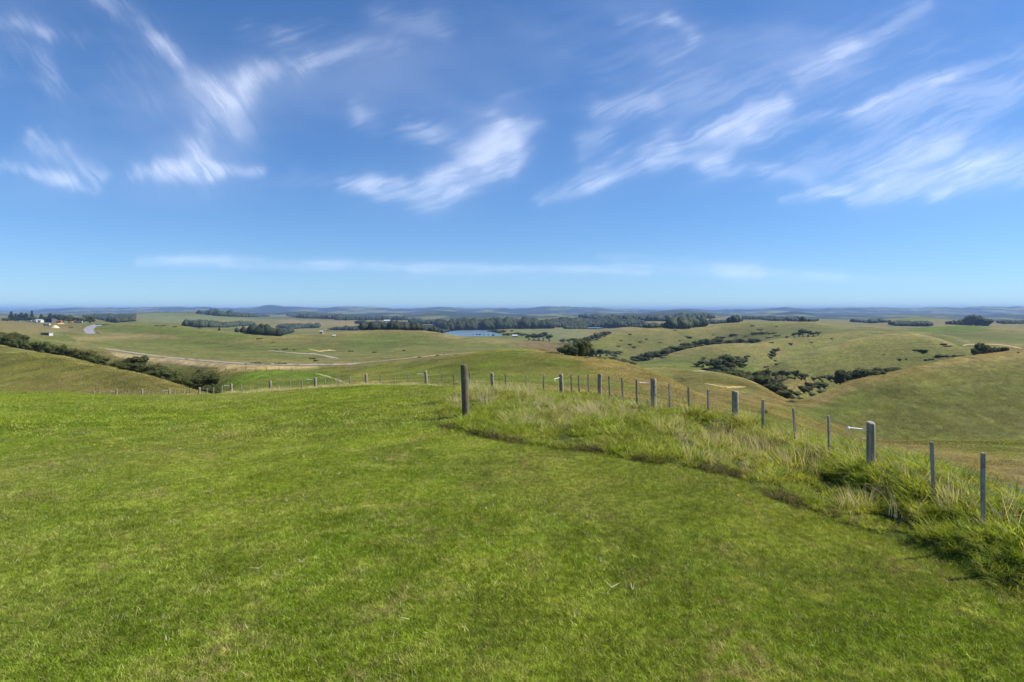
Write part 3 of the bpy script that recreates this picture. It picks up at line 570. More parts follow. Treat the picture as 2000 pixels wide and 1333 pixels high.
M_pine = leaf_material('pine_foliage', (.024, .038, .017), (.040, .054, .024), (.070, .080, .036))
M_trunk = simple_mat('pale_bark', (.10, .088, .07), (.18, .16, .13), 2.0); M_dark_trunk = simple_mat('dark_bark', (.06, .05, .035), (.12, .10, .07), 2.0)
ICO = None
def ico():
    global ICO
    if ICO is None:
        bm = bmesh.new(); bmesh.ops.create_icosphere(bm, subdivisions=2, radius=1); ICO = (np.array([v.co[:] for v in bm.verts]), np.array([[v.index for v in f.verts] for f in bm.faces])); bm.free()
    return ICO
def crown_mesh(name, lobes, nleaf, leaf, mt, seed, flat=.0):
    R = np.random.default_rng(seed); V = []; F = []; T = []; base = 0; iv, fi = ico()
    for (c, r) in lobes:
        n = 1 + .22 * fbm(iv[:, 0] * 2 + seed + c[0] * 9, iv[:, 1] * 2 + iv[:, 2] * 1.7 + c[2] * 7, seed, 3); V.append(np.array(c) + iv * np.array(r) * .80 * n[:, None]); F.append(fi + base); base += len(iv); T.append(np.zeros(len(iv)))
    vol = np.array([r[0] * r[1] * r[2] for c, r in lobes]) ** .67; pick = R.choice(len(lobes), nleaf, p=vol / vol.sum())
    D = R.normal(size=(nleaf, 3)); D /= np.linalg.norm(D, axis=1)[:, None]; D[:, 2] = np.where(D[:, 2] < -.3, -D[:, 2] * .5, D[:, 2])
    C = np.array([l[0] for l in lobes])[pick]; RR = np.array([l[1] for l in lobes])[pick]; q = R.uniform(.74, 1.10, nleaf)[:, None]
    n = 1 + .25 * fbm(D[:, 0] * 2.5 + pick * 5, D[:, 1] * 2.5 + D[:, 2] * 2, seed + 3, 3)[:, None]; Pp = C + D * RR * q * n
    N = D * .8 + R.normal(size=(nleaf, 3)) * .7; N /= np.linalg.norm(N, axis=1)[:, None]; A = np.cross(N, R.normal(size=(nleaf, 3))); A /= np.linalg.norm(A, axis=1)[:, None]; B = np.cross(N, A)
    s = (leaf * R.uniform(.5, 1.4, nleaf))[:, None]; tv = R.uniform(0, 1, nleaf) ** 2
    L = np.stack([Pp - A * s, Pp - B * s * .7 + A * s * .1, Pp + A * s * .9, Pp + B * s * .7], 1).reshape(-1, 3); V.append(L); T.append(np.repeat(tv, 4))
    ca = np.concatenate(V); faces = [tuple(f) for f in np.concatenate(F)] + [tuple(base + 4 * i + k for k in range(4)) for i in range(nleaf)]
    me = new_mesh(name, ca, faces, mt, link=False); at_ = me.attributes.new('tone', 'FLOAT', 'POINT'); at_.data.foreach_set('value', np.concatenate(T).astype(np.float32)); return me
def trunk_mesh(stems, mt):
    V = []; F = []
    for pts, r0, r1 in stems:
        b = len(V); P = [Vector(p) for p in pts]; n = len(P)
        for i, p in enumerate(P):
            r = r0 + (r1 - r0) * i / (n - 1)
            for k in range(6): a = k * math.pi / 3; V.append((p.x + r * math.cos(a), p.y + r * math.sin(a), p.z))
        for i in range(n - 1):
            for k in range(6): a = b + i * 6 + k; c = b + i * 6 + (k + 1) % 6; F.append((a, c, c + 6, a + 6))
    return new_mesh('trunk', V, F, mt, True, link=False)
def R3(R, a, b): return R.uniform(a, b)
KINDS = {}
def make_kinds():
    for s in range(4):   # spreading umbrella crown on bare stems (unit height, unit width)
        R = random.Random(100 + s); lob = [((0, 0, .66), (.36, .36, .24))]
        for k in range(7): a = k * .9 + R.uniform(-.3, .3); q = R.uniform(.18, .36); lob.append(((q * math.cos(a), q * math.sin(a), R.uniform(.44, .84)), (R.uniform(.16, .25), R.uniform(.16, .25), R.uniform(.11, .19))))
        st = []
        for k in range(4): a = k * 1.6 + R.uniform(-.4, .4); e = lob[1 + k][0]; st.append(([(.03 * math.cos(a), .03 * math.sin(a), -.06), (.09 * math.cos(a), .09 * math.sin(a), .25), (e[0] * .6, e[1] * .6, .5), (e[0], e[1], e[2])], .030, .010))
        KINDS.setdefault('umbrella', []).append((crown_mesh('crown', lob, 1000, .040, M_leaf, 10 + s), trunk_mesh(st, M_trunk)))
    for s in range(4):   # dense rounded broadleaf
        R = random.Random(200 + s); lob = [((0, 0, .52), (.38, .38, .40))]
        for k in range(9): a = k * .72; q = R.uniform(.2, .34); lob.append(((q * math.cos(a), q * math.sin(a), R.uniform(.28, .78)), (R.uniform(.15, .24),) * 2 + (R.uniform(.12, .2),)))
        KINDS.setdefault('round', []).append((crown_mesh('crown', lob, 1300, .042, M_leaf, 20 + s), trunk_mesh([([(0, 0, -.08), (.01, 0, .2), (.02, .02, .5)], .05, .03)], M_dark_trunk)))
    for s in range(5):   # gully bush: low, wide, to the ground
        R = random.Random(300 + s); lob = [((0, 0, .38), (.36, .36, .44))]
        for k in range(11): a = k * .6; q = R.uniform(.18, .4); lob.append(((q * math.cos(a), q * math.sin(a), R.uniform(.12, .74)), (R.uniform(.12, .2),) * 2 + (R.uniform(.12, .24),)))
        KINDS.setdefault('bush', []).append((crown_mesh('foliage', lob, 2600, .027, M_bush, 30 + s), trunk_mesh([([(0, 0, -.1), (.02, 0, .2), (.03, .05, .45)], .03, .015), ([(.1, 0, -.1), (.16, -.05, .3)], .02, .01)], M_dark_trunk)))
    for s in range(3):   # tall pine / macrocarpa
        R = random.Random(400 + s); lob = []
        for k in range(11): f = k / 10; q = (1 - f) * .3 + .05; a = k * 2.4; lob.append(((q * .7 * math.cos(a), q * .7 * math.sin(a), .2 + f * .72), (q * .8 + .06, q * .8 + .06, .11)))
        KINDS.setdefault('pine', []).append((crown_mesh('crown', lob, 900, .045, M_pine, 40 + s), trunk_mesh([([(0, 0, -.06), (0, 0, .4), (0, 0, .9)], .035, .008)], M_dark_trunk)))
    for s in range(3):   # low scrub
        R = random.Random(500 + s); lob = [((R.uniform(-.35, .35), R.uniform(-.3, .3), R.uniform(.15, .4)), (R.uniform(.16, .3), R.uniform(.16, .3), R.uniform(.2, .5))) for k in range(7)]
        KINDS.setdefault('scrub', []).append((crown_mesh('foliage', lob, 420, .06, M_scrub, 50 + s), None))
make_kinds()
cnt = {}
def plant(kind, name, p, h, w, label, cat, group, parts=True, mt=None):
    i = cnt.get(kind, 0); cnt[kind] = i + 1; cm, tm = KINDS[kind][i % len(KINDS[kind])]
    if tm is None or not parts:
        o = bpy.data.objects.new(name, cm); col.objects.link(o); o.location = p; o.rotation_euler = (0, 0, rnd.uniform(0, 6.28)); o.scale = (w, w, h)
    else:
        o = empty(name, p, rnd.uniform(0, 6.28), (w, w, h)); t = bpy.data.objects.new('trunk', tm); col.objects.link(t); t.parent = o
        c = bpy.data.objects.new(cm.name.split('.')[0], cm); col.objects.link(c); c.parent = o
    tag(o, label, cat, group); return o
def plant_px(kind, name, x, yb, hp, wp, label, cat, group, d=None, parts=True):
    j = rnd.uniform(.80, 1.28); hp *= j; wp *= rnd.uniform(.9, 1.35) * (1 + (j - 1) * .4); x += rnd.uniform(-.12, .12) * wp
    p = at(x, yb) if d is None else col_at(x, d)
    d = p.y; h = hp * d / FX
    if yb is not None and p is not None and d is not None:
        top = CH - (yb - hp - HY) / FX * d; h = max(top - p.z, hp * d / FX * .8)
    return plant(kind, name, p - Vector((0, 0, .03 * h)), h, wp * d / FX, label, cat, group, parts)

# gully bush along the top of the left slope: (column, row of the top, width)
HEDGE = [(-42,640,44),(-16,644,40),(4,649,40),(24,655,32),(43,661,30),(57,670,20),(79,663,24),(97,668,28),(113,673,26),(129,677,26),(144,684,24),(158,690,22),(173,684,24),(190,691,28),(206,699,24),(236,700,36),(259,698,40),(283,705,38),(301,715,34),(319,718,32),(339,720,28),(351,730,30),(369,729,38),(389,732,36),(405,746,30),(417,755,22)]
for i, (x, ty, w) in enumerate(HEDGE):
    d = line_d(2, x) * 1.05 + .5; yb = np.interp(x, pc, LY[2])
    plant_px('bush', 'gully_bush', x, yb + 8, (yb + 8 - ty) * .96, w * 1.25, 'dense dark green bush in the ragged row along the top of the left slope', 'bush', 'bushes along the left gully', d=d)
FRONT = [(10,668,22,16),(30,672,22,14),(50,679,16,12),(88,684,24,18),(118,693,24,18),(140,699,24,16),(165,706,24,18),(196,712,22,16),(226,716,22,14),(248,721,30,20),(272,727,30,20),(296,734,26,18),(322,742,26,18),(350,752,28,18),(378,762,26,18),(400,769,24,14)]
for x, yb, w, h in FRONT:
    d = line_d(2, x) * 1.01; plant_px('bush', 'gully_bush', x, yb + 4, h + 4, w, 'low green bush at the front edge of the row on the left slope', 'bush', 'low bushes at the gully edge', d=d)
for x, yb, w, h in [(172,714,9,5)]:
    plant_px('scrub', 'scrub_bush', x, yb, h, w, 'small brown scrub bush on the left grass slope', 'bush', 'scrub on the left slope')

def cluster(kind, name, L, label, cat, group, dk=None, parts=True):
    for x, yb, h, w in L:
        d = None
        if dk: d = line_d(dk[0], x) * dk[1] * (1 + rnd.uniform(0, .03))
        plant_px(kind, name, x, yb, h, w, label, cat, group, d, parts)
cluster('umbrella', 'spreading_tree', [(1034,665,12,16),(1043,665,14,16),(1052,666,13,15),(1062,666,15,16),(1073,667,15,17)], 'dark spreading tree in the clump beside the brown swamp', 'tree', 'trees beside the swamp')
cluster('bush', 'broadleaf_tree', [(1098,690,15,20),(1108,694,22,24),(1120,696,27,26),(1132,697,33,28),(1144,697,34,24),(1150,697,24,22),(1136,678,18,16),(1144,672,16,14),(1128,690,28,24)], 'dense dark tree in the big clump behind the knoll', 'tree', 'big clump behind the knoll')
cluster('umbrella', 'spreading_tree', [(1100,671,8,14),(1110,670,9,14),(1120,670,9,14),(1163,697,14,18),(1175,697,15,20),(1186,696,15,20),(1200,696,11,18),(1210,692,7,14)], 'flat topped tree spreading out from the big clump', 'tree', 'flat trees by the big clump')
cluster('round', 'broadleaf_tree', [(1150,667,10,14),(1158,663,10,14),(1166,660,9,14),(1174,657,8,13),(1182,655,7,12),(1190,653,5,10)], 'dark tree in the thin line climbing the tan hill flank', 'tree', 'tree line on the tan flank', (12, .97))
GL = [(1240,709,16,16),(1248,709,20,18),(1257,709,22,18),(1267,707,21,18),(1277,704,20,18),(1287,701,20,18),(1297,697,18,18),(1307,694,17,18),(1317,691,17,18),(1327,687,16,18),(1337,684,15,18),(1347,681,15,18),(1357,678,14,18),(1368,675.5,15,18),(1379,674,13,18),(1390,673,11,17),(1401,672.5,10,16),(1412,672,9,16),(1423,671.5,8,16),(1434,671,8,16),(1445,671,8,15),(1456,670.5,7,14),(1467,670,8,14),(1478,669.5,8,14)]
cluster('round', 'broadleaf_tree', GL, 'dark tree in the long row filling the gully behind the smooth hill', 'tree', 'long gully tree row', (10, 1.045))
cluster('umbrella', 'spreading_tree', [(1359,717,10,18),(1374,717,13,16),(1386,722,20,20),(1397,722,21,22),(1408,720,22,22),(1420,719,25,26),(1432,718,22,24),(1443,717,21,22),(1453,716,19,20),(1440,704,9,10),(1460,702,8,14),(1376,703,5,12)], 'spreading tree with pale stems in the grove on the valley floor', 'tree', 'grove on the valley floor')
T5 = [(1392,730,9,18),(1405,730,12,20),(1420,729,11,22),(1434,733,14,22),(1446,737,16,22),(1458,742,20,22),(1470,746,23,24),(1482,750,26,26),(1494,756,30,26),(1505,761,30,24),(1515,766,27,24),(1524,770,22,22),(1532,769,12,14)]
cluster('umbrella', 'spreading_tree', T5, 'dark flat topped tree in the dense belt behind the near spur', 'tree', 'belt behind the near spur', (6, 1.10))
cluster('umbrella', 'spreading_tree', [(1517,740,16,16),(1528,741,16,16),(1540,741,15,16),(1552,741,15,16),(1564,741,15,16),(1573,742,13,13)], 'slender flat topped tree in the short row beyond the brown swale', 'tree', 'short row beyond the swale')
cluster('round', 'broadleaf_tree', [(1640,745,22,18),(1650,745,24,20),(1662,743,23,22),(1675,741,21,22),(1687,738,18,18),(1699,735,17,20),(1711,732,15,20),(1723,730,12,18),(1736,727,9,18),(1750,724,7,16)], 'dark rounded tree in the clump behind the right hill crest', 'tree', 'clump behind the right hill', (6, 1.10))
for L_, ly in ((GL[::2], 10), (T5, 6)):
    cluster('bush', 'gully_bush', [(x + 5, yb + 2, h * .72, w * 1.5) for x, yb, h, w in L_], 'low dark bush filling the gaps between the ' + ('long gully row trees' if ly == 10 else 'trees behind the near spur'), 'bush', 'gully fill ' + ('in the long row' if ly == 10 else 'behind the near spur'), (ly, 1.035 if ly == 10 else 1.06))
cluster('bush', 'gully_bush', [(1402,722,13,30),(1425,720,16,30),(1447,718,13,24),(1645,746,16,26),(1668,743,15,28),(1692,738,13,26),(1716,733,10,24),(1742,727,7,20)], 'low dark bush crowded under the spreading valley trees', 'bush', 'low bush under the valley trees')
cluster('bush', 'gully_bush', [(1583,758,14,20),(1597,758,16,24),(1610,757,13,20),(1552,771,9,20),(1567,767,12,20),(1580,764,10,18)], 'rounded dark bush beside the valley track', 'bush', 'bushes beside the valley track', None)
cluster('scrub', 'scrub_bush', [(1620,741,10,18),(1600,738,8,20),(1585,740,6,16),(1545,786,6,20),(1560,780,6,20),(1582,772,6,22),(1600,766,6,20),(1300,695,4,14),(1210,706,6,20),(1225,708,6,20),(1196,702,6,16),(1150,700,4,20),(1178,702,4,18),(1495,808,14,22),(1235,712,5,16),(1075,690,5,20),(1060,686,4,16),(1090,691,4,14)], 'pale green scrub on the damp valley floor', 'bush', 'valley floor scrub')
cluster('umbrella', 'spreading_tree', [(1550,659,9,12),(1560,659,13,14),(1569,658,15,16),(1579,658,12,14),(1588,657,8,12),(1598,655,6,12)], 'dark tree in the small clump high on the right hillside', 'tree', 'small hillside clump')
cluster('umbrella', 'spreading_tree', [(1508,697,16,12),(1516,694,14,12),(1507,700,9,12)], 'lone ragged tree pair on the open hillside', 'tree', 'ragged pair on the hillside')
cluster('bush', 'broadleaf_tree', [(1906,693,16,16),(1914,693,24,20),(1924,693,22,20),(1934,692,18,20),(1944,691,15,18),(1953,689,12,16),(1963,687,9,14)], 'dark green tree in the hollow ringed by the clay track', 'tree', 'trees inside the clay track loop', (6, 1.18))
cluster('bush', 'broadleaf_tree', [(1886,635.5,15,20),(1896,636,19,24),(1907,636.5,22,28),(1919,637,19,24),(1927,637,15,18)], 'huge dark dome shaped tree clump on the right ridge', 'tree', 'dome of trees on the ridge')
plant_px('round', 'broadleaf_tree', 1869, 635.5, 4.5, 6, 'small round tree just left of the big dome on the ridge', 'tree', None)
SC = [(1229,673,3,14),(1214,666,2.5,9),(1237,679,3,9),(1249,668,2,9),(1207,677,2.5,8),(1230,654,2,8),(1317,645.5,2,9),(1345,659.5,3.5,12),(1327,666,2,5),(1394,655,2.5,5),(1410,660,4,14),(1432,655,3.5,16),(1438,659,2,5),(1476,653,6,14),(1487,652.5,5,14),(1495,651,5,14),(1506,652,5,16),(1518,657,4,12),(1487,645,3,12),(1470,637,2,10),(1503,660,3,14),(1459,657,2,8),(1516,638.5,2,7),(1537,660,5,9),(1290,670,2,8),(1262,663,2,7),(1390,670,2,10),(1297,700,4,10),(1498,718,4,8),(1513,705,2,10),(1521,712,2,12),
      (1799,685,5,30),(1784,685,3,8),(1844,697,8,18),(1871,696,4,18),(1756,703,4,10),(1769,702,2.5,6),(1810,704,3.5,10),(1819,703,4,8),(1840,673,2.5,12),(1849,677,2.5,14),(1786,684,2,8),(1545,672,2.5,12),(1583,669,2,8),(1508,670,2.5,11),(1623,662,2,6),(1725,693,2,6),(1990,690,3,4),(685,687,4,9),(731,689,4,12),(789,686,3,6),(868,693,3,4),(557,683,4,8),(611,702,5,14),(618,706,6,12),(540,683,2,6),(575,684,2,5),(390,725,4,10),(508,662,2,10),(535,669,2,8)]
for x, yb, h, w in SC: plant_px('scrub', 'scrub_bush', x, yb, h, w, 'low dark scrub patch scattered on the open hillside', 'bush', 'scrub scattered on the hillsides')
cluster('round', 'broadleaf_tree', [(924,656.5,3,4),(931.5,656.5,4,5),(937.5,656.5,4,5),(946,656.5,3.5,4),(954,656.5,3.5,4),(963,657,4,5),(985,657,5,7),(993,657,6,8)], 'tiny dark tree in the row along the near lake shore', 'tree', 'row along the lake shore', None, False)
cluster('round', 'broadleaf_tree', [(957,650,5,12),(966,651,7,12),(975,651,7,13),(984,650,5,12),(1000,655,4,10),(1012,656,6,12),(1022,657,6,14),(1000,648,3,7)], 'dark bush topped point beside the lake', 'tree', 'bush on the lake point', None, False)
# plants around the distant farm
cluster('pine', 'pine_tree', [(22,628,19,14),(31,628,15,12),(42,628,22,15),(51,628,15,12),(62,628,17,10),(80,628,18,12),(98,628,17,13)], 'tall dark pine in the shelterbelt behind the farm shed', 'tree', 'farm shelterbelt pines', None)
cluster('round', 'broadleaf_tree', [(36,628,12,14),(57,628,10,12),(68,628,10,12),(88,628,11,12),(107,628,13,14),(115,628,14,14),(124,629,14,13),(15,628,7,14)], 'dark rounded tree filling the farm shelterbelt', 'tree', 'farm shelterbelt broadleaf trees', None)
cluster('round', 'broadleaf_tree', [(137,631,14,18),(147,631,15,18),(157,631,11,16)], 'dark bush behind the yellow digger at the farm', 'tree', 'bushes behind the digger', None)
plant_px('round', 'broadleaf_tree', 175.5, 632, 15, 16, 'single dark tree beside the bend of the grey road', 'tree', None)
plant_px('pine', 'pine_tree', 428, 647, 8, 5, 'thin lone tree on the crest of the long green hill', 'tree', None)
cluster('scrub', 'scrub_bush', [(306,637,2,8),(320,637,2,8),(341,639,2,9),(391,642,2,7),(140,641,3,5),(192,652,2,6),(195,634.5,2,10),(205,634.5,2.5,8),(125,653,2,4),(484,712,3.5,12),(500,711,6,16),(512,711.5,4,18),(526,712,3,16),(541,711.5,4,10),(552,712,4,12),(578,713,2.5,8)], 'small dark hedge bush beside a farm track', 'bush', 'bushes by the farm tracks')

# ------------------------------------------------------------------ far woods (dense masses of crowns)
def wood(name, polys, hgt, spacing, label, seed, mt=None, pointed=.5):
    """polys: ground outlines (photo column, row); crowns stand on the terrain inside them"""
    R = np.random.default_rng(seed); V = []; F = []; T = []; iv, fi = ico(); base = 0
    low = iv[np.unique(fi)[:42]] if False else iv
    for poly in polys:
        P = np.array(poly, float); x0, y0 = P.min(0); x1, y1 = P.max(0)
        tries = int((x1 - x0) * (y1 - y0) * spacing)
        X = R.uniform(x0, x1, tries); Y = R.uniform(y0, y1, tries); k = pip(poly, X, Y, .4) > .5
        for x, y in zip(X[k], Y[k]):
            g = at(x, y); h = hgt * R.uniform(.55, 1.15) * (1 + .35 * vnoise(x / 9., y / 3., seed)); r = h * R.uniform(.30, .60)
            w = 1 + .22 * vnoise(iv[:, 0] * 2.2 + base, iv[:, 2] * 2.2 + iv[:, 1] * 2, 3); q = iv * w[:, None]
            tp = 1 - pointed * np.clip(q[:, 2], -.4, 1) * R.uniform(.3, 1)
            V.append(np.stack([g.x + q[:, 0] * r * tp, g.y + q[:, 1] * r * tp, g.z + h * (.48 + .55 * q[:, 2])], 1)); F.append(fi + base); T.append(np.full(len(iv), R.uniform() ** 2)); base += len(iv)
    o = new_mesh(name, np.concatenate(V), np.concatenate(F), mt or M_pine); a = o.data.attributes.new('tone', 'FLOAT', 'POINT'); a.data.foreach_set('value', np.concatenate(T).astype(np.float32))
    tag(o, label, 'woodland', kind='stuff'); return o
wood('pine_wood', [[(365,633),(400,632),(420,634),(470,635),(497,632.5),(492,636),(440,640),(385,640),(358,637)]], 9, 2.4, 'dark wood in front of the pale far fields left of centre', 1)
wood('pine_wood', [[(452,648),(470,650),(516,652),(545,650),(570,644),(572,650),(545,657),(515,655),(480,651)]], 8, 2.4, 'tall dark wood with pale stems behind the long green hill', 2)
wood('pine_wood', [[(385,613),(430,611),(460,612),(500,615),(530,619),(480,620),(430,618)]], 14, 2.2, 'dark forest capping the far ridge left of centre', 3)
wood('pine_wood', [[(560,617),(575,613),(600,612),(640,617),(680,621),(700,623),(660,624),(600,622),(578,621)]], 16, 2.4, 'dark forest on the pointed far hill left of centre', 4)
wood('pine_wood', [[(540,640),(580,636),(625,637),(622,641),(570,643)]], 8, 2.4, 'thin dark wood between tan far fields', 5)
wood('pine_wood', [[(640,645),(690,641),(760,638),(860,640),(878,648),(865,651),(830,646),(760,644),(690,646)]], 7, 2.6, 'broad dark wood behind the smooth central hill', 6)
wood('pine_wood', [[(852,640),(900,637),(980,637),(1075,637),(1080,642),(980,643),(945,645),(890,646.5),(872,648),(858,644)]], 19, 3.0, 'tall dark pine forest along the far shore of the lake', 7)
wood('mixed_wood', [[(1072,632),(1100,629),(1180,629),(1250,632),(1260,636),(1200,641),(1130,640),(1080,640)]], 13, 2.6, 'dark mixed wood right of the pine forest', 8, None, .1)
wood('mixed_wood', [[(1225,638),(1250,635),(1320,636),(1330,639),(1270,641)],[(1098,641),(1145,640),(1148,643),(1105,643)]], 6, 3.0, 'low dark wood in front of the two white far houses', 17, None, .1)
wood('mixed_wood', [[(1325,638),(1345,632),(1370,634),(1376,638),(1340,641)],[(1310,640),(1345,640),(1345,642),(1310,642)]], 12, 2.6, 'rounded dark wood below the bare tan field', 9, None, .1)
wood('mixed_wood', [[(1450,621),(1500,619),(1560,621),(1560,624),(1450,625)]], 9, 2.4, 'distant dark wood above the scrubby hill', 10, None, .1)
wood('mixed_wood', [[(1737,634),(1755,631),(1800,633),(1822,636),(1815,638),(1750,637)]], 6.5, 2.6, 'dark wood belt below the small far hill on the right', 11, None, .1)
wood('pine_wood', [[(1945,631),(1970,629),(2040,629),(2040,633),(1960,633)]], 8, 2.6, 'dark pine belt at the far right edge', 12)
wood('pine_wood', [[(160,620),(190,616),(225,618),(265,617),(262,628),(225,631),(205,627),(180,622)]], 9, 2.0, 'dark wood in the valley right of the farm', 13)
wood('mixed_wood', [[(690,632),(730,634),(800,634),(800,636),(720,636)],[(800,628),(860,631),(860,634),(800,633)],[(650,624),(790,624),(800,626),(660,626)]], 11, 2.0, 'ragged dark tree belts among the tan far fields', 14, None, .1)
wood('mixed_wood', [[(1130,621),(1200,619),(1290,616),(1330,619),(1400,622),(1330,628),(1180,628)]], 15, 1.6, 'dark wooded hill far right of the lake', 15, None, .1)
wood('mixed_wood', [[(1360,632),(1392,629),(1450,628),(1440,630),(1395,633)],[(1470,622),(1600,627),(1590,629),(1500,627)],[(1660,629),(1710,628),(1740,630),(1700,632)],[(1848,634),(1880,633),(1878,635)]], 8, 1.6, 'thin distant hedges and tree belts on the right', 16, None, .1)

# ------------------------------------------------------------------ buildings and vehicles
def boxv(x0, x1, y0, y1, z0, z1): return [(x0, y0, z0), (x1, y0, z0), (x1, y1, z0), (x0, y1, z0), (x0, y0, z1), (x1, y0, z1), (x1, y1, z1), (x0, y1, z1)], [(0, 3, 2, 1), (4, 5, 6, 7), (0, 1, 5, 4), (1, 2, 6, 5), (2, 3, 7, 6), (3, 0, 4, 7)]
class MB:
    def __init__(self): self.V = []; self.F = []
    def add(self, V, F): b = len(self.V); self.V += list(V); self.F += [tuple(i + b for i in f) for f in F]; return self
    def box(self, *a): return self.add(*boxv(*a))
    def cyl(self, c, r, w, n=14):
        V = [(c[0] + s * w / 2, c[1] + r * math.cos(2 * math.pi * k / n), c[2] + r * math.sin(2 * math.pi * k / n)) for s in (-1, 1) for k in range(n)]
        return self.add([(x, y, z) for x, y, z in V], [tuple(range(n)), tuple(range(2 * n - 1, n - 1, -1))] + [(k, (k + 1) % n, n + (k + 1) % n, n + k) for k in range(n)])
    def cyly(self, c, r, w, n=14):
        V = [(c[0] + r * math.cos(2 * math.pi * k / n), c[1] + s * w / 2, c[2] + r * math.sin(2 * math.pi * k / n)) for s in (-1, 1) for k in range(n)]
        return self.add(V, [tuple(range(n)), tuple(range(2 * n - 1, n - 1, -1))] + [(k, (k + 1) % n, n + (k + 1) % n, n + k) for k in range(n)])
    def gable(self, x0, x1, y0, y1, z0, z1, o=.4, th=.15):
        ym = (y0 + y1) / 2; P = [(y0 - o, z0 - o * (z1 - z0) / (ym - y0)), (ym, z1), (y1 + o, z0 - o * (z1 - z0) / (ym - y0))]; V = []
        for x in (x0 - o, x1 + o):
            for y, z in P: V += [(x, y, z), (x, y, z + th)]
        return self.add(V, [(0, 2, 8, 6), (2, 4, 10, 8), (1, 7, 9, 3), (3, 9, 11, 5), (0, 6, 7, 1), (4, 5, 11, 10), (0, 1, 3, 2), (2, 3, 5, 4), (6, 8, 9, 7), (8, 10, 11, 9)])
    def build(self, name, m, parent): return new_mesh(name, self.V, self.F, m, False, parent)
def pm(name, c, r=.6, var=.12):
    return simple_mat(name, tuple(v * (1 - var) for v in c), tuple(v * (1 + var) for v in c), .7, r, 0)
M_wh = pm('white_paint', (.52, .52, .51), .5, .06); M_gr = pm('grey_iron', (.30, .31, .33)); M_dk = pm('dark_iron', (.10, .11, .12)); M_glass = mat('dark_glass', (.03, .04, .05), .1, .5)[0]
M_or = pm('orange_paint', (.62, .13, .04)); M_ye = pm('yellow_paint', (.72, .42, .04)); M_bl = pm('blue_paint', (.12, .22, .50)); M_ty = pm('tyre_rubber', (.03, .03, .03), .9); M_sand = simple_mat('sand', (.55, .45, .28), (.68, .57, .38), .8); M_rf = pm('pale_roof', (.45, .44, .45)); M_redsoil = simple_mat('orange_soil', (.50, .26, .10), (.62, .36, .18), .8)
def thing(name, x, y, label, cat, group=None, rz=0.0, scl=1.0):
    return tag(empty(name, at(x, y), rz, (scl,) * 3), label, cat, group)
def house(x, y, w, dp, h, rh, label, wm=None, rm=None, rz=.2):
    r = thing('farm_house', x, y, label, 'house', None, rz); wm = wm or M_wh; rm = rm or M_gr
    MB().box(-w / 2, w / 2, -dp / 2, dp / 2, -.4, h).add([(-w / 2 + .01, -dp / 2, h), (-w / 2 + .01, dp / 2, h), (-w / 2 + .01, 0, h + rh - .05), (w / 2 - .01, -dp / 2, h), (w / 2 - .01, dp / 2, h), (w / 2 - .01, 0, h + rh - .05)], [(0, 2, 1), (3, 4, 5)]).build('wall', wm, r)
    MB().gable(-w / 2, w / 2, -dp / 2, dp / 2, h + .02, h + rh).build('roof', rm, r)
    for k in (-1, 1): MB().box(k * w * .3 - w * .09, k * w * .3 + w * .09, -dp / 2 - .05, -dp / 2 + .02, h * .4, h * .8).build('window', M_glass, r)
    MB().box(-.5, .5, -dp / 2 - .05, -dp / 2 + .02, 0, h * .8).build('door', M_dk, r); return r
def open_shed(x, y, w, dp, h, label, rm, wm, bays=4, rz=0.0):
    r = thing('farm_shed', x, y, label, 'shed', None, rz)
    m = MB(); m.box(-w / 2, w / 2, dp / 2 - .1, dp / 2, -.4, h * .86).box(-w / 2, -w / 2 + .1, -dp / 2, dp / 2 - .1, -.4, h * .88).box(w / 2 - .1, w / 2, -dp / 2, dp / 2 - .1, -.4, h * .88); m.build('wall', wm, r)
    v = [(-w / 2 - .4, -dp / 2 - .6, h), (w / 2 + .4, -dp / 2 - .6, h), (w / 2 + .4, dp / 2 + .3, h * .88), (-w / 2 - .4, dp / 2 + .3, h * .88)]
    MB().add(v + [(a, b, c + .18) for a, b, c in v], [(0, 3, 2, 1), (4, 5, 6, 7), (0, 1, 5, 4), (1, 2, 6, 5), (2, 3, 7, 6), (3, 0, 4, 7)]).build('roof', rm, r)
    for k in range(bays + 1): q = -w / 2 + .15 + k * (w - .3) / bays; MB().box(q - .12, q + .12, -dp / 2 + .0, -dp / 2 + .24, -.4, h * .99).build('post', M_dk, r)
    return r
def truck(x, y, L, h, label, body, cabm, name='truck', cat='truck', rz=0.0, cab_left=True):
    r = thing(name, x, y, label, cat, None, rz); s = -1 if cab_left else 1; w = 2.4
    MB().box(-L / 2 + (1.9 if cab_left else 0), L / 2 - (0 if cab_left else 1.9), -w / 2, w / 2, .9, h).build('cargo_body', body, r)
    cx = s * (L / 2 - .9); MB().box(cx - .85, cx + .85, -w / 2 + .05, w / 2 - .05, .6, h * .78).build('cab', cabm, r)
    MB().box(cx - .6, cx + .6, -w / 2 - .01, -w / 2 + .06, h * .5, h * .7).build('window', M_glass, r)
    MB().box(-L / 2 + .2, L / 2 - .2, -.5, .5, .5, .85).build('chassis', M_dk, r)
    for q in (-L * .34, L * .22, L * .34):
        for k in (-1, 1): m = MB(); m.cyly((q, k * (w / 2 - .2), .48), .48, .3); m.build('wheel', M_ty, r)
    return r
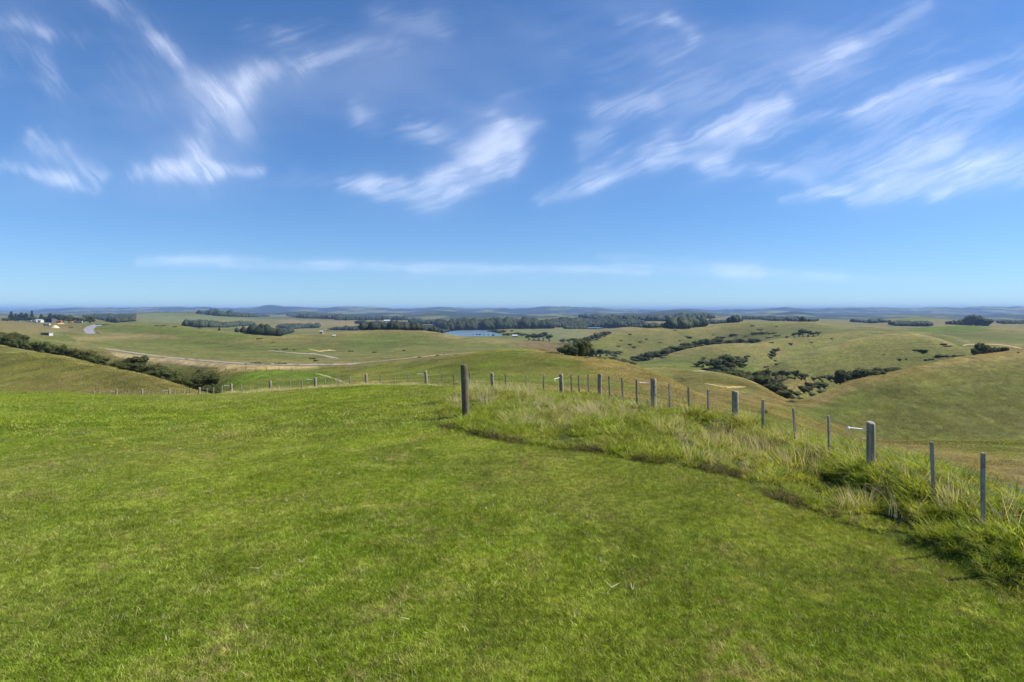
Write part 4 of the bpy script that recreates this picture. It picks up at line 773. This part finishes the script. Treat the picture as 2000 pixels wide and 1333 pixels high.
def car(x, y, label, body, rz=0.0, L=4.4):
    r = thing('parked_car', x, y, label, 'car', None, rz)
    P = [(-L / 2, .35), (-L / 2, .85), (-L * .28, .95), (-L * .16, 1.45), (L * .24, 1.48), (L * .42, .98), (L / 2, .9), (L / 2, .35)]; V = []
    for yv in (-.85, .85): V += [(a, yv * (.86 if b > 1.2 else 1), b) for a, b in P]
    n = len(P); MB().add(V, [tuple(range(n)), tuple(range(2 * n - 1, n - 1, -1))] + [(k, n + k, n + (k + 1) % n, (k + 1) % n) for k in range(n)]).build('body', body, r)
    MB().add([(-L * .22, -.88, 1.0), (L * .34, -.88, 1.0), (L * .22, -.78, 1.4), (-L * .14, -.78, 1.4)], [(0, 1, 2, 3)]).add([(-L * .22, -.90, 1.0), (L * .34, -.90, 1.0), (L * .22, -.80, 1.4), (-L * .14, -.80, 1.4)], [(3, 2, 1, 0)]).build('window', M_glass, r)
    for q in (-L * .3, L * .3):
        for k in (-1, 1): MB().cyly((q, k * .75, .33), .33, .22).build('wheel', M_ty, r)
    return r
def digger(x, y, label):
    r = thing('yellow_digger', x, y, label, 'digger', None, .3)
    for k in (-1, 1):
        m = MB().box(-2, 2, k * 1.1 - .3, k * 1.1 + .3, .15, .75); m.cyly((-2, k * 1.1, .45), .42, .6); m.cyly((2, k * 1.1, .45), .42, .6); m.build('track', M_ty, r)
    MB().box(-1.7, 1.5, -1.2, 1.2, .9, 1.9).build('body', M_ye, r); MB().box(.1, 1.4, -1.15, -.1, 1.9, 3.2).build('cab', M_ye, r); MB().box(.2, 1.3, -1.2, -1.14, 2.2, 3.0).build('window', M_glass, r)
    V, F = tube([(1.4, .4, 1.6), (3.4, .4, 4.2), (5.0, .4, 4.6)], .32, 6); MB().add(V, F).build('boom', M_ye, r)
    V, F = tube([(5.0, .4, 4.6), (5.9, .4, 1.9)], .24, 6); MB().add(V, F).build('arm', M_ye, r); MB().box(5.3, 6.2, -.2, 1.0, .7, 1.8).build('bucket', M_dk, r); return r
def heap(x, y, w, h, m, label, name='sand_heap'):
    g = at(x, y); V = [(g.x, g.y, g.z + h)]; F = []; n = 18
    for k, (f, z) in enumerate(((.35, .8), (.7, .38), (1.0, -.08))):
        for i in range(n): a = 2 * math.pi * i / n; q = w / 2 * f * (1 + .2 * vnoise(i * .8, k * 3, 8)); V.append((g.x + q * math.cos(a), g.y + q * .7 * math.sin(a), g.z + z * h))
    for i in range(n):
        F.append((0, 1 + i, 1 + (i + 1) % n))
        for k in range(2): a = 1 + k * n; F.append((a + i, a + n + i, a + n + (i + 1) % n, a + (i + 1) % n))
    tag(new_mesh(name, V, F, m, True), label, 'heap')
open_shed(93, 630, 21, 9, 6.3, 'large open fronted dark farm shed in front of the pines', M_gr, M_dk, 4)
house(77, 630.2, 9.5, 7, 3.6, 1.8, 'small white farm building just left of the open shed', M_wh, M_gr, 0)
truck(67, 630.4, 8.5, 3.6, 'white truck parked left of the small white farm building', M_wh, M_wh)
truck(58.5, 629.6, 5.2, 3.0, 'small white van like truck under the shelterbelt pines', M_wh, M_wh, 'van', 'van')
car(37.5, 629.4, 'white car parked at the left end of the shelterbelt', M_wh, .4, 5.2)
def container(x, y, L, h, m, label, mt2):
    r = thing('shipping_container', x, y, label, 'container'); v = MB(); v.box(-L / 2, L / 2, -1.2, 1.2, .1, h).build('body', m, r)
    for k in range(7): q = -L / 2 + .4 + k * (L - .8) / 6; MB().box(q - .08, q + .08, -1.27, -1.19, .2, h - .1).build('rib', m, r)
    return r
container(115.5, 630.6, 8.8, 2.9, M_or, 'bright orange container standing right of the open shed', None)
heap(118.5, 633, 12, 1.5, M_redsoil, 'low orange soil heap in front of the orange container', 'soil_heap')
heap(108, 641, 10.5, 3.4, M_sand, 'pale sand heap on the tan field below the farm', 'sand_heap')
truck(91.5, 637, 8, 3.2, 'dark fronted trailer with a white roof parked below the farm shed', M_wh, M_dk, 'trailer', 'trailer')
digger(140, 631.6, 'yellow digger parked between the dark bush and the truck')
truck(153.5, 631.6, 11.5, 3.4, 'truck with grey cargo body and blue cab beside the digger', M_gr, M_bl)
car(194, 637.6, 'white car driving on the bend of the grey road', M_wh, .8)
open_shed(91.5, 655.5, 7.4, 4.5, 2.4, 'small grey roofed field shed with white walls above the bush row', M_rf, M_wh, 2)
def marker(x, y):
    r = thing('warning_sign', x, y, 'small yellow road sign at the near end of the grey road', 'sign'); MB().box(-.08, .08, -.08, .08, -.3, 1.0).build('post', M_dk, r); MB().box(-1.1, 1.1, -.12, -.085, .7, 1.7).build('panel', M_ye, r)
marker(190, 651.2)
house(756, 629, 22, 11, 4.5, 3.0, 'long white shed among the far tree belts left of the lake', M_wh, M_wh, .1)
house(641, 646.5, 6, 5, 2.6, 1.6, 'small dark roofed farm house beyond the central hill', M_gr, M_dk, .3)
house(652.5, 657.5, 2.4, 2, 1.0, .5, 'tiny white hut on the near side of the central hill', M_wh, M_wh, .2)
house(1265, 637, 10, 7, 3.4, 2.2, 'small white house in front of the dark wood, left of a pair', M_wh, M_rf, .1)
house(1283, 637.2, 15, 8, 4, 2.6, 'larger white house in front of the dark wood, right of a pair', M_wh, M_wh, -.1)
house(1005.5, 658.6, 9, 5, 2.6, 1.4, 'white boat shed at the right end of the lake shore trees', M_wh, M_wh, 0)
house(628, 652, 3, 3, 2.2, 1, 'tiny grey hut beside the small dark roofed farm house', M_gr, M_gr, 0)

# ------------------------------------------------------------------ grass
def blades(n, rad, hmin, hmax, w, lean, bend, seed, segs=2, disc=True, tone=None):
    """n curved blades on a disc: verts, faces, per-vertex tone and height fraction"""
    R = np.random.default_rng(seed); r = rad * np.sqrt(R.uniform(0, 1, n)); a = R.uniform(0, 6.283, n); X = r * np.cos(a); Y = r * np.sin(a)
    H = R.uniform(hmin, hmax, n) * (1 - .45 * (r / rad) ** 2 if not disc else 1); az = R.uniform(0, 6.283, n) if disc else a + R.normal(0, .8, n); le = np.abs(R.normal(0, lean, n)); be = R.uniform(.3, 1, n) * bend
    fc = R.uniform(0, 6.283, n); W = w * R.uniform(.6, 1.3, n); tn = R.uniform(0, 1, n) if tone is None else tone(R, n)
    V = []; T = []; U = []
    for k in range(segs + 1):
        f = k / segs; out = H * (le * f + be * f * f * .8); z = H * f * np.sqrt(np.clip(1 - (le + be * f) ** 2 * .35, .15, 1)); cx = X + out * np.cos(az); cy = Y + out * np.sin(az); ww = W * (1 - f * .96) * .5 if k == segs else W * (1 - .35 * f) * .5
        V += [np.stack([cx - ww * np.cos(fc), cy - ww * np.sin(fc), z - .006], 1), np.stack([cx + ww * np.cos(fc), cy + ww * np.sin(fc), z - .006], 1)]; T += [tn, tn]; U += [np.full(n, f)] * 2
    V = np.stack(V, 1); m = 2 * (segs + 1); F = [np.stack([np.arange(n) * m + 2 * k + c for c in (0, 1, 3, 2)], 1) for k in range(segs)]
    return V.reshape(-1, 3), np.concatenate(F), np.stack(T, 1).ravel(), np.stack(U, 1).ravel()
def scatter(name, protos, P, rot, scl, cov, m, label, cat):
    """one object holding scattered points and its own tuft shapes; its node tree puts a tuft on each point"""
    V = []; F = []; T = []; U = []; G = []; base = 0
    for k, (v, f, t, u) in enumerate(protos): V.append(v); F.append(f + base); T.append(t); U.append(u); G.append(np.full(len(v), k)); base += len(v)
    n = len(P); V.append(P); V = np.concatenate(V); z = np.zeros(n); T.append(z); U.append(z); G.append(np.full(n, -1))
    o = new_mesh(name, V, np.concatenate(F), m); me = o.data; N = len(V)
    def attr(nm, typ, key, arr): me.attributes.new(nm, typ, 'POINT').data.foreach_set(key, np.ascontiguousarray(arr).ravel())
    attr('tone', 'FLOAT', 'value', np.concatenate(T).astype(np.float32)); attr('tip', 'FLOAT', 'value', np.concatenate(U).astype(np.float32)); attr('pid', 'INT', 'value', np.concatenate(G).astype(np.int32))
    full = lambda a, k: np.concatenate([np.zeros((N - n, k)), np.asarray(a).reshape(n, k)]).astype(np.float32)
    attr('rot', 'FLOAT_VECTOR', 'vector', full(rot, 3)); attr('scl', 'FLOAT', 'value', full(scl, 1)); attr('cov', 'FLOAT_VECTOR', 'vector', full(cov, 3))
    attr('pick', 'INT', 'value', np.concatenate([np.zeros(N - n), rng.integers(0, len(protos), n)]).astype(np.int32))
    ng = bpy.data.node_groups.new(name, 'GeometryNodeTree'); ng.interface.new_socket('Geometry', in_out='INPUT', socket_type='NodeSocketGeometry'); ng.interface.new_socket('Geometry', in_out='OUTPUT', socket_type='NodeSocketGeometry')
    q = NT(ng); gi = q.new('NodeGroupInput'); go = q.new('NodeGroupOutput')
    def named(nm, typ): nd = q.new('GeometryNodeInputNamedAttribute', data_type=typ); nd.inputs['Name'].default_value = nm; return nd.outputs['Attribute']
    pid = named('pid', 'INT'); cmp_ = q.new('FunctionNodeCompare', data_type='INT', operation='GREATER_EQUAL'); q.l.new(pid, cmp_.inputs[2]); cmp_.inputs[3].default_value = 0
    sg = q.new('GeometryNodeSeparateGeometry', domain='POINT'); q.l.new(gi.outputs[0], sg.inputs[0]); q.l.new(cmp_.outputs[0], sg.inputs[1])
    sp = q.new('GeometryNodeSplitToInstances', domain='POINT'); q.l.new(sg.outputs[0], sp.inputs[0]); q.l.new(pid, sp.inputs['Group ID'])
    ip = q.new('GeometryNodeInstanceOnPoints'); q.l.new(sg.outputs[1], ip.inputs['Points']); q.l.new(sp.outputs[0], ip.inputs['Instance']); ip.inputs['Pick Instance'].default_value = True
    q.l.new(named('pick', 'INT'), ip.inputs['Instance Index']); er = q.new('FunctionNodeEulerToRotation'); q.l.new(named('rot', 'FLOAT_VECTOR'), er.inputs[0]); q.l.new(er.outputs[0], ip.inputs['Rotation']); q.l.new(named('scl', 'FLOAT'), ip.inputs['Scale'])
    q.l.new(ip.outputs[0], go.inputs[0]); md = o.modifiers.new('tufts', 'NODES'); md.node_group = ng
    tag(o, label, cat, kind='stuff'); return o
def grass_material(name, lawn=True, straw=.0, cov=False, trans=.35):
    m, t, b = mat(name, rough=.65, spec=.15); g = t.new('ShaderNodeNewGeometry'); P = g.outputs['Position']; tone = t.new('ShaderNodeAttribute', attribute_name='tone').outputs['Fac']; tip = t.new('ShaderNodeAttribute', attribute_name='tip').outputs['Fac']
    if cov:
        c = t.new('ShaderNodeAttribute', attribute_name='cov', attribute_type='INSTANCER').outputs['Vector']; c = t.vec('SCALE', c, scale=t.mapr(tone, 0, 1, 1.5, 3.1, False))
    else:
        a = t.noise(P, .30, 4, .6); f = t.noise(P, 2.2, 4, .65); h = t.noise(P, .085, 3, .5)
        c = t.mix(t.mapr(a, .38, .62), LAWN_A, LAWN_B); c = t.mix(t.mapr(f, .45, .72, 0, .8), c, LAWN_C); c = t.mix(t.mapr(h, .40, .66, 0, .55), c, LAWN_D)
        dry = t.math('MULTIPLY', t.mapr(t.noise(P, .75, 5, .7, .6), .50, .68), t.mapr(t.noise(P, 6, 3, .6), .35, .65)); c = t.mix(t.math('MULTIPLY', dry, .75), c, (.33, .28, .12))
        c = t.mix(t.mapr(tone, .88, 1.0, 0, .75, False), c, (.42, .38, .19)); c = t.vec('SCALE', c, scale=t.mapr(tone, 0, .9, .7, 1.4, False)); c = t.vec('SCALE', c, scale=t.mapr(t.noise(P, 1.1, 5, .65, .5), .32, .68, .78, 1.20, False)); c = t.vec('SCALE', c, scale=t.mapr(t.noise(P, 11, 3, .6), .3, .7, .62, 1.38, False))
    if straw: c = t.mix(straw, c, (.58, .50, .32))
    t.l.new(c, b.inputs['Base Color']); tl = t.new('ShaderNodeBsdfTranslucent'); t.l.new(t.vec('MULTIPLY', c, (1.5, 1.35, .7)), tl.inputs[0]); mx = t.new('ShaderNodeMixShader'); mx.inputs[0].default_value = trans
    t.l.new(b.outputs[0], mx.inputs[1]); t.l.new(tl.outputs[0], mx.inputs[2]); t.l.new(mx.outputs[0], t.n['Material Output'].inputs[0]); return m
LAWN_A = (.158, .232, .013); LAWN_B = (.222, .290, .021); LAWN_C = (.290, .315, .060); LAWN_D = (.268, .268, .080)
M_lawn = grass_material('lawn_blades'); M_rough = grass_material('rough_blades', trans=.42); M_straw = grass_material('straw_blades', straw=.92); M_hill = grass_material('hill_blades', cov=True, trans=.25)
def slope_rot(x, y, e):
    gx = (zat(x + e, y) - zat(x - e, y)) / (2 * e); gy = (zat(x, y + e) - zat(x, y - e)) / (2 * e); return np.stack([np.arctan(gy), -np.arctan(gx), np.zeros_like(x)], 1)
def wedge(n, d0, d1, p0=-150, p1=2150, seed=1):
    R = np.random.default_rng(seed); d = np.sqrt(R.uniform(d0 * d0, d1 * d1, n)); x = (R.uniform(p0, p1, n) - 1000) / FX * d; return x, d, R
def edge_d(x, y): return np.exp(np.interp(1000 + FX * x / y, pc, LD[0]))
# mown lawn
pn = [blades(1500, .34, .022, .058, .0052, .55, .9, 60 + k) for k in range(6)]
x, y, R = wedge(8000, 3.0, 15.0, -220, 2220, 1); k = rough_mask(x, y) < .5; x, y = x[k], y[k]; rot = slope_rot(x, y, .25)
scatter('lawn_grass', pn, np.stack([x, y, zat(x, y)], 1), rot, R.uniform(.75, 1.25, len(x)) * (1 + .40 * fbm(x * 1.4, y * 1.4, 401, 3)), np.zeros((len(x), 3)), M_lawn, 'short green mown lawn grass covering the hilltop in the foreground', 'grass')
pf = [blades(1500, 1.0, .03, .085, .013, .6, .9, 70 + k) for k in range(5)]
x, y, R = wedge(9000, 14.0, 60.0, -220, 1500, 2); k = (y < edge_d(x, y) * 1.10) & (rough_mask(x, y) < .5); x, y = x[k], y[k]
scatter('lawn_grass', pf, np.stack([x, y, zat(x, y)], 1), slope_rot(x, y, .6), R.uniform(.8, 1.2, len(x)) * (1 + .35 * fbm(x * .6, y * .6, 402, 3)), np.zeros((len(x), 3)), M_lawn, 'short green lawn grass on the far half of the hilltop', 'grass')
# rough uncut grass between the cut edge and the fence, and on the bank beyond it
def fence_x(y):
    fy = pd_[::-1]; fx = ((px_ - 1000) / FX * pd_)[::-1]; return np.interp(y, fy, fx)
tr = [blades(75, .15, .12, .34, .0115, .5, 1.0, 80 + k, 3, False) for k in range(8)]
x, y, R = wedge(34000, 4.3, 27, 840, 2700, 3); m_ = rough_mask(x, y); k = (m_ > .5) & (y < np.where(x > fence_x(y), edge_d(x, y) * 1.5, 40)) & (x < fence_x(y) + 3.2) & (y < 25.5 + .05 * x); x, y = x[k], y[k]
dn = fbm(x * .8, y * .8, 301, 3); kp = (fbm(x * 1.9, y * 1.9, 303, 3) + R.normal(0, .12, len(x)) + .5 * sstep(10, 6, y)) > -.22; x, y, dn = x[kp], y[kp], dn[kp]; sc = R.uniform(.50, 1.02, len(x)) * (.92 + .85 * dn) * (1 + (.35 + .25 * sstep(12, 9, y)) * sstep(.5, 0, np.abs(x - fence_x(y))) + .40 * sstep(0, .6, x - fence_x(y)))
sc *= (.95 - .25 * sstep(9, 6, y)) * (.44 + .56 * rough_mask(x, y, np.where(y < 9, 1.1, .8)))
rot = np.stack([R.normal(0, .12, len(x)), R.normal(0, .12, len(x)), R.uniform(0, 6.28, len(x))], 1)
scatter('rough_grass', tr, np.stack([x, y, zat(x, y)], 1), rot, np.clip(sc, .3, 1.6), np.zeros((len(x), 3)), M_rough, 'long tussocky green grass in the unmown strip along the fence', 'grass')
# lush clumps hugging the fence line
tl_ = [blades(210, .22, .12, .36, .0085, .55, 1.2, 90 + k, 4, False) for k in range(6)]
X = []
for px, d in [(1436,13.4),(1446,13.3),(1428,13.7),(1470,12.8),(1500,12.2),(1520,11.9),(1545,11.5),(1575,11.0),(1600,10.6),(1625,10.2),(1650,9.9),(1672,9.5),(1690,9.0),(1712,9.1),(1730,8.9),(1752,8.6),(1775,8.3),(1800,8.0),(1822,7.6),(1850,7.3),(1880,6.9),(1905,6.6),(1925,6.45),(1950,6.25),(1975,6.0),(2000,5.8),(2040,5.6),(835,27.6),(826,27.9),(850,27.4),(868,27.2),(795,28.2),(770,28.6),(1470,13.4),(1500,13),(1540,12.4),(1585,11.9),(1630,11.2),(1680,10.4),(1730,9.9),(1780,9.3),(1830,8.7),(1880,8.1),(1930,7.6),(1980,7.1),(2040,6.7)]:
    for q in range(4 if px > 1400 else 3): a = R.uniform(-.35, .35, 2); X.append(((px - 1000) / FX * d + a[0], d + a[1]))
X = np.array(X); n = len(X)
scatter('lush_grass', tl_, np.stack([X[:, 0], X[:, 1], zat(X[:, 0], X[:, 1])], 1), np.stack([R.normal(0, .1, n), R.normal(0, .1, n), R.uniform(0, 6.28, n)], 1), R.uniform(.75, 1.25, n) * (.62 + .38 * sstep(6.0, 9.5, X[:, 1])), np.zeros((n, 3)), M_rough, 'deep lush green grass clumps heaped against the fence posts', 'grass')
# pale dry stems standing in the rough strip
td = [blades(40, .18, .24, .56, .0062, .28, .5, 100 + k, 3, False) for k in range(6)]
x, y, R = wedge(17000, 5.0, 26, 850, 2300, 5); m_ = rough_mask(x - .15, y - .25); pxv = 1000 + FX * x / y; row = HY + FX * (CH - zat(x, y)) / y
spots = [(1480,882,80,22,.8),(1560,905,70,30,.7),(1900,985,80,40,1.0),(1980,1010,60,45,.9),(1790,965,60,40,.7),(1720,1000,60,40,.5),(1080,835,70,22,.25),(960,772,90,8,.40),(1200,800,120,20,.2),(1340,850,60,20,.35),(1150,810,60,14,.4),(1850,1060,60,40,.3)]
pr = np.full(len(x), .025)
for (cx, cy, wx, wy, a) in spots: pr = np.maximum(pr, a * np.exp(-((pxv - cx) / wx) ** 2 - ((row - cy) / wy) ** 2))
k = (m_ > .5) & (R.uniform(0, 1, len(x)) < pr * .55) & (x < fence_x(y) + .3) & (y < 25.5 + .05 * x); x, y = x[k], y[k]; n = len(x)
scatter('dry_stems', td, np.stack([x, y, zat(x, y)], 1), np.stack([R.normal(0, .22, n), R.normal(0, .22, n), R.uniform(0, 6.28, n)], 1), R.uniform(.6, 1.25, n), np.zeros((n, 3)), M_straw, 'pale dry seed stems standing among the long grass', 'dry grass')
# dry fringe along the fence foot on the left
tq = [blades(60, .25, .10, .30, .012, .5, .8, 110 + k, 3, False) for k in range(5)]
t_ = R.uniform(-150, 860, 2600); d = np.interp(t_, px_, pd_) * R.uniform(.955, 1.02, 2600); x = (t_ - 1000) / FX * d; n = len(x)
scatter('dry_fringe', tq, np.stack([x, d, zat(x, d)], 1), np.stack([R.normal(0, .15, n), R.normal(0, .15, n), R.uniform(0, 6.28, n)], 1), R.uniform(.6, 1.5, n) * (.9 + .5 * fbm(t_ / 30, t_ * 0, 7, 2)), np.zeros((n, 3)), grass_material('fringe_blades', straw=.55), 'straw coloured long grass fringe along the foot of the left fence', 'dry grass')
# torn thatch along the cut edge
te = [blades(46, .11, .03, .11, .005, 1.2, .9, 120 + k, 2, True) for k in range(5)]
s_ = R.uniform(0, 1, 1500) ** .9 * (len(CUTW) - 1); ex = np.interp(s_, np.arange(len(CUTW)), cutx) + R.normal(0, .07, 1500); ey = np.interp(s_, np.arange(len(CUTW)), cuty) + R.normal(0, .07, 1500)
m0 = rough_mask(ex, ey, .30); k = (m0 > .12) & (m0 < .9) & (fbm(ex * 1.5, ey * 1.5, 77, 3) > .0); ex, ey = ex[k], ey[k]; n = len(ex)
scatter('torn_thatch', te, np.stack([ex, ey, zat(ex, ey) + .01], 1), np.stack([R.normal(0, .5, n), R.normal(0, .5, n), R.uniform(0, 6.28, n)], 1), R.uniform(.6, 1.4, n), np.array([(.020, .018, .009), (.060, .052, .024), (.105, .085, .038), (.06, .075, .014)])[R.integers(0, 4, n)] * R.uniform(.7, 1.3, (n, 1)), M_hill, 'brown torn thatch along the edge of the mown lawn', 'dry grass')
# dead clippings and flowers scattered on the lawn
tc_ = [blades(9, .05, .025, .07, .005, 1.5, .5, 130 + k, 2, True) for k in range(6)]
x, y, R = wedge(2400, 3.6, 22, -150, 2000, 9); k = (rough_mask(x, y) < .4) & (fbm(x * .5, y * .5, 88, 3) > -.1); x, y = x[k], y[k]; n = len(x)
scatter('dead_clippings', tc_, np.stack([x, y, zat(x, y) + .03], 1), np.stack([R.normal(0, .4, n), R.normal(0, .4, n), R.uniform(0, 6.28, n)], 1), R.uniform(.5, 1.2, n), np.tile((.20, .18, .125), (n, 1)) * R.uniform(.45, 1.1, (n, 1)), M_hill, 'pale dead grass clippings lying on the lawn', 'dry grass')
def disc(r, n=7): a = np.arange(n) * 6.2832 / n; v = np.concatenate([np.stack([r * np.cos(a), r * np.sin(a), np.full(n, 0.)], 1), [[0, 0, .006]]]); f = np.array([(i, (i + 1) % n, n, n) for i in range(n)]); return v, f[:, [0, 1, 2]], np.zeros(n + 1), np.ones(n + 1)
fl_ = []
for cx, cy, nn, sx, sy in [(430,835,24,90,22),(200,870,20,60,8),(330,800,26,120,14),(640,790,14,90,12),(1450,970,2,20,8)]:
    for q in range(nn): fl_.append((cx + R.normal() * sx, cy + R.normal() * sy))
FP = np.array([list(at(a, b)) for a, b in fl_ if b > 790]); FP[:, 2] += .05; n = len(FP)
scatter('yellow_flowers', [disc(.012), disc(.015)], FP, np.stack([R.normal(0, .3, n), R.normal(0, .3, n), R.uniform(0, 6, n)], 1), R.uniform(.8, 1.5, n), np.tile((.30, .22, .008), (n, 1)), M_hill, 'tiny yellow flowers dotted over the lawn', 'flowers')
# rank pasture on the near hill faces
ph = [blades(520, 2.6, .06, .17, .050, .9, .9, 140 + k, 2, True) for k in range(6)]
def pasture(n, d0, d1, p0, p1, seed, smin, smax):
    x, y, R = wedge(n, d0, d1, p0, p1, seed); k = y > edge_d(x, y) * 1.25; x, y = x[k], y[k]; i = np.clip(np.searchsorted(pc, 1000 + FX * x / y), 0, len(pc) - 1); j = np.clip(np.searchsorted(dd, y), 0, len(dd) - 1); vis = YP[i, j] < YMIN[i, j] + 14; x, y, i, j = x[vis], y[vis], i[vis], j[vis]
    on = (R.uniform(0, 1, len(x)) < sstep(250, 130, y)) & ~((YP[i, j] < 716) & (YP[i, j] > 676) & (x < -15) & (y > 150)); x, y, i, j = x[on], y[on], i[on], j[on]
    return x, y, COV[i, j], R.uniform(smin, smax, len(x))
A = [pasture(1500, 12, 40, 1150, 2300, 21, .28, .45), pasture(9000, 40, 130, -250, 2300, 22, .7, 1.1), pasture(11000, 120, 250, -250, 2300, 23, .9, 1.3)]
x = np.concatenate([a[0] for a in A]); y = np.concatenate([a[1] for a in A]); cv = np.concatenate([a[2] for a in A]); sc = np.concatenate([a[3] for a in A]); n = len(x)
jit = np.clip(1 + .35 * fbm(x / 5, y / 5, 91, 3) + rng.normal(0, .20, n), .4, 1.7)[:, None]; jit = jit * (1 + .35 * fbm(x * .035 + zat(x, y) * .2, zat(x, y) * 1.6, 95, 3))[:, None]; dryc = sstep(.0, .5, fbm(x / 9, y / 9, 93, 3))[:, None]
scatter('pasture_grass', ph, np.stack([x, y, zat(x, y) - .02], 1), slope_rot(x, y, 2.0), sc, cv * jit * (1 - .3 * dryc) + TAN * .3 * dryc, M_hill, 'olive and tan pasture grass on the hill faces beyond the fence', 'grass')

# ------------------------------------------------------------------ haze
def build_haze():
    V, F = boxv(-60000, 60000, -600, 45000, -620, 104); me = new_mesh('haze', V, F); m = bpy.data.materials.new('air'); m.use_nodes = True; t = NT(m.node_tree); t.n.clear()
    o = t.new('ShaderNodeOutputMaterial'); v = t.new('ShaderNodeVolumePrincipled'); v.inputs['Color'].default_value = (.33, .54, .90, 1); v.inputs['Density'].default_value = HAZE_DENSITY; v.inputs['Anisotropy'].default_value = 0.0
    t.l.new(v.outputs[0], o.inputs['Volume']); me.data.materials.append(m); tag(me, 'faint blue air haze over the far hills', 'haze', kind='stuff')
build_haze()
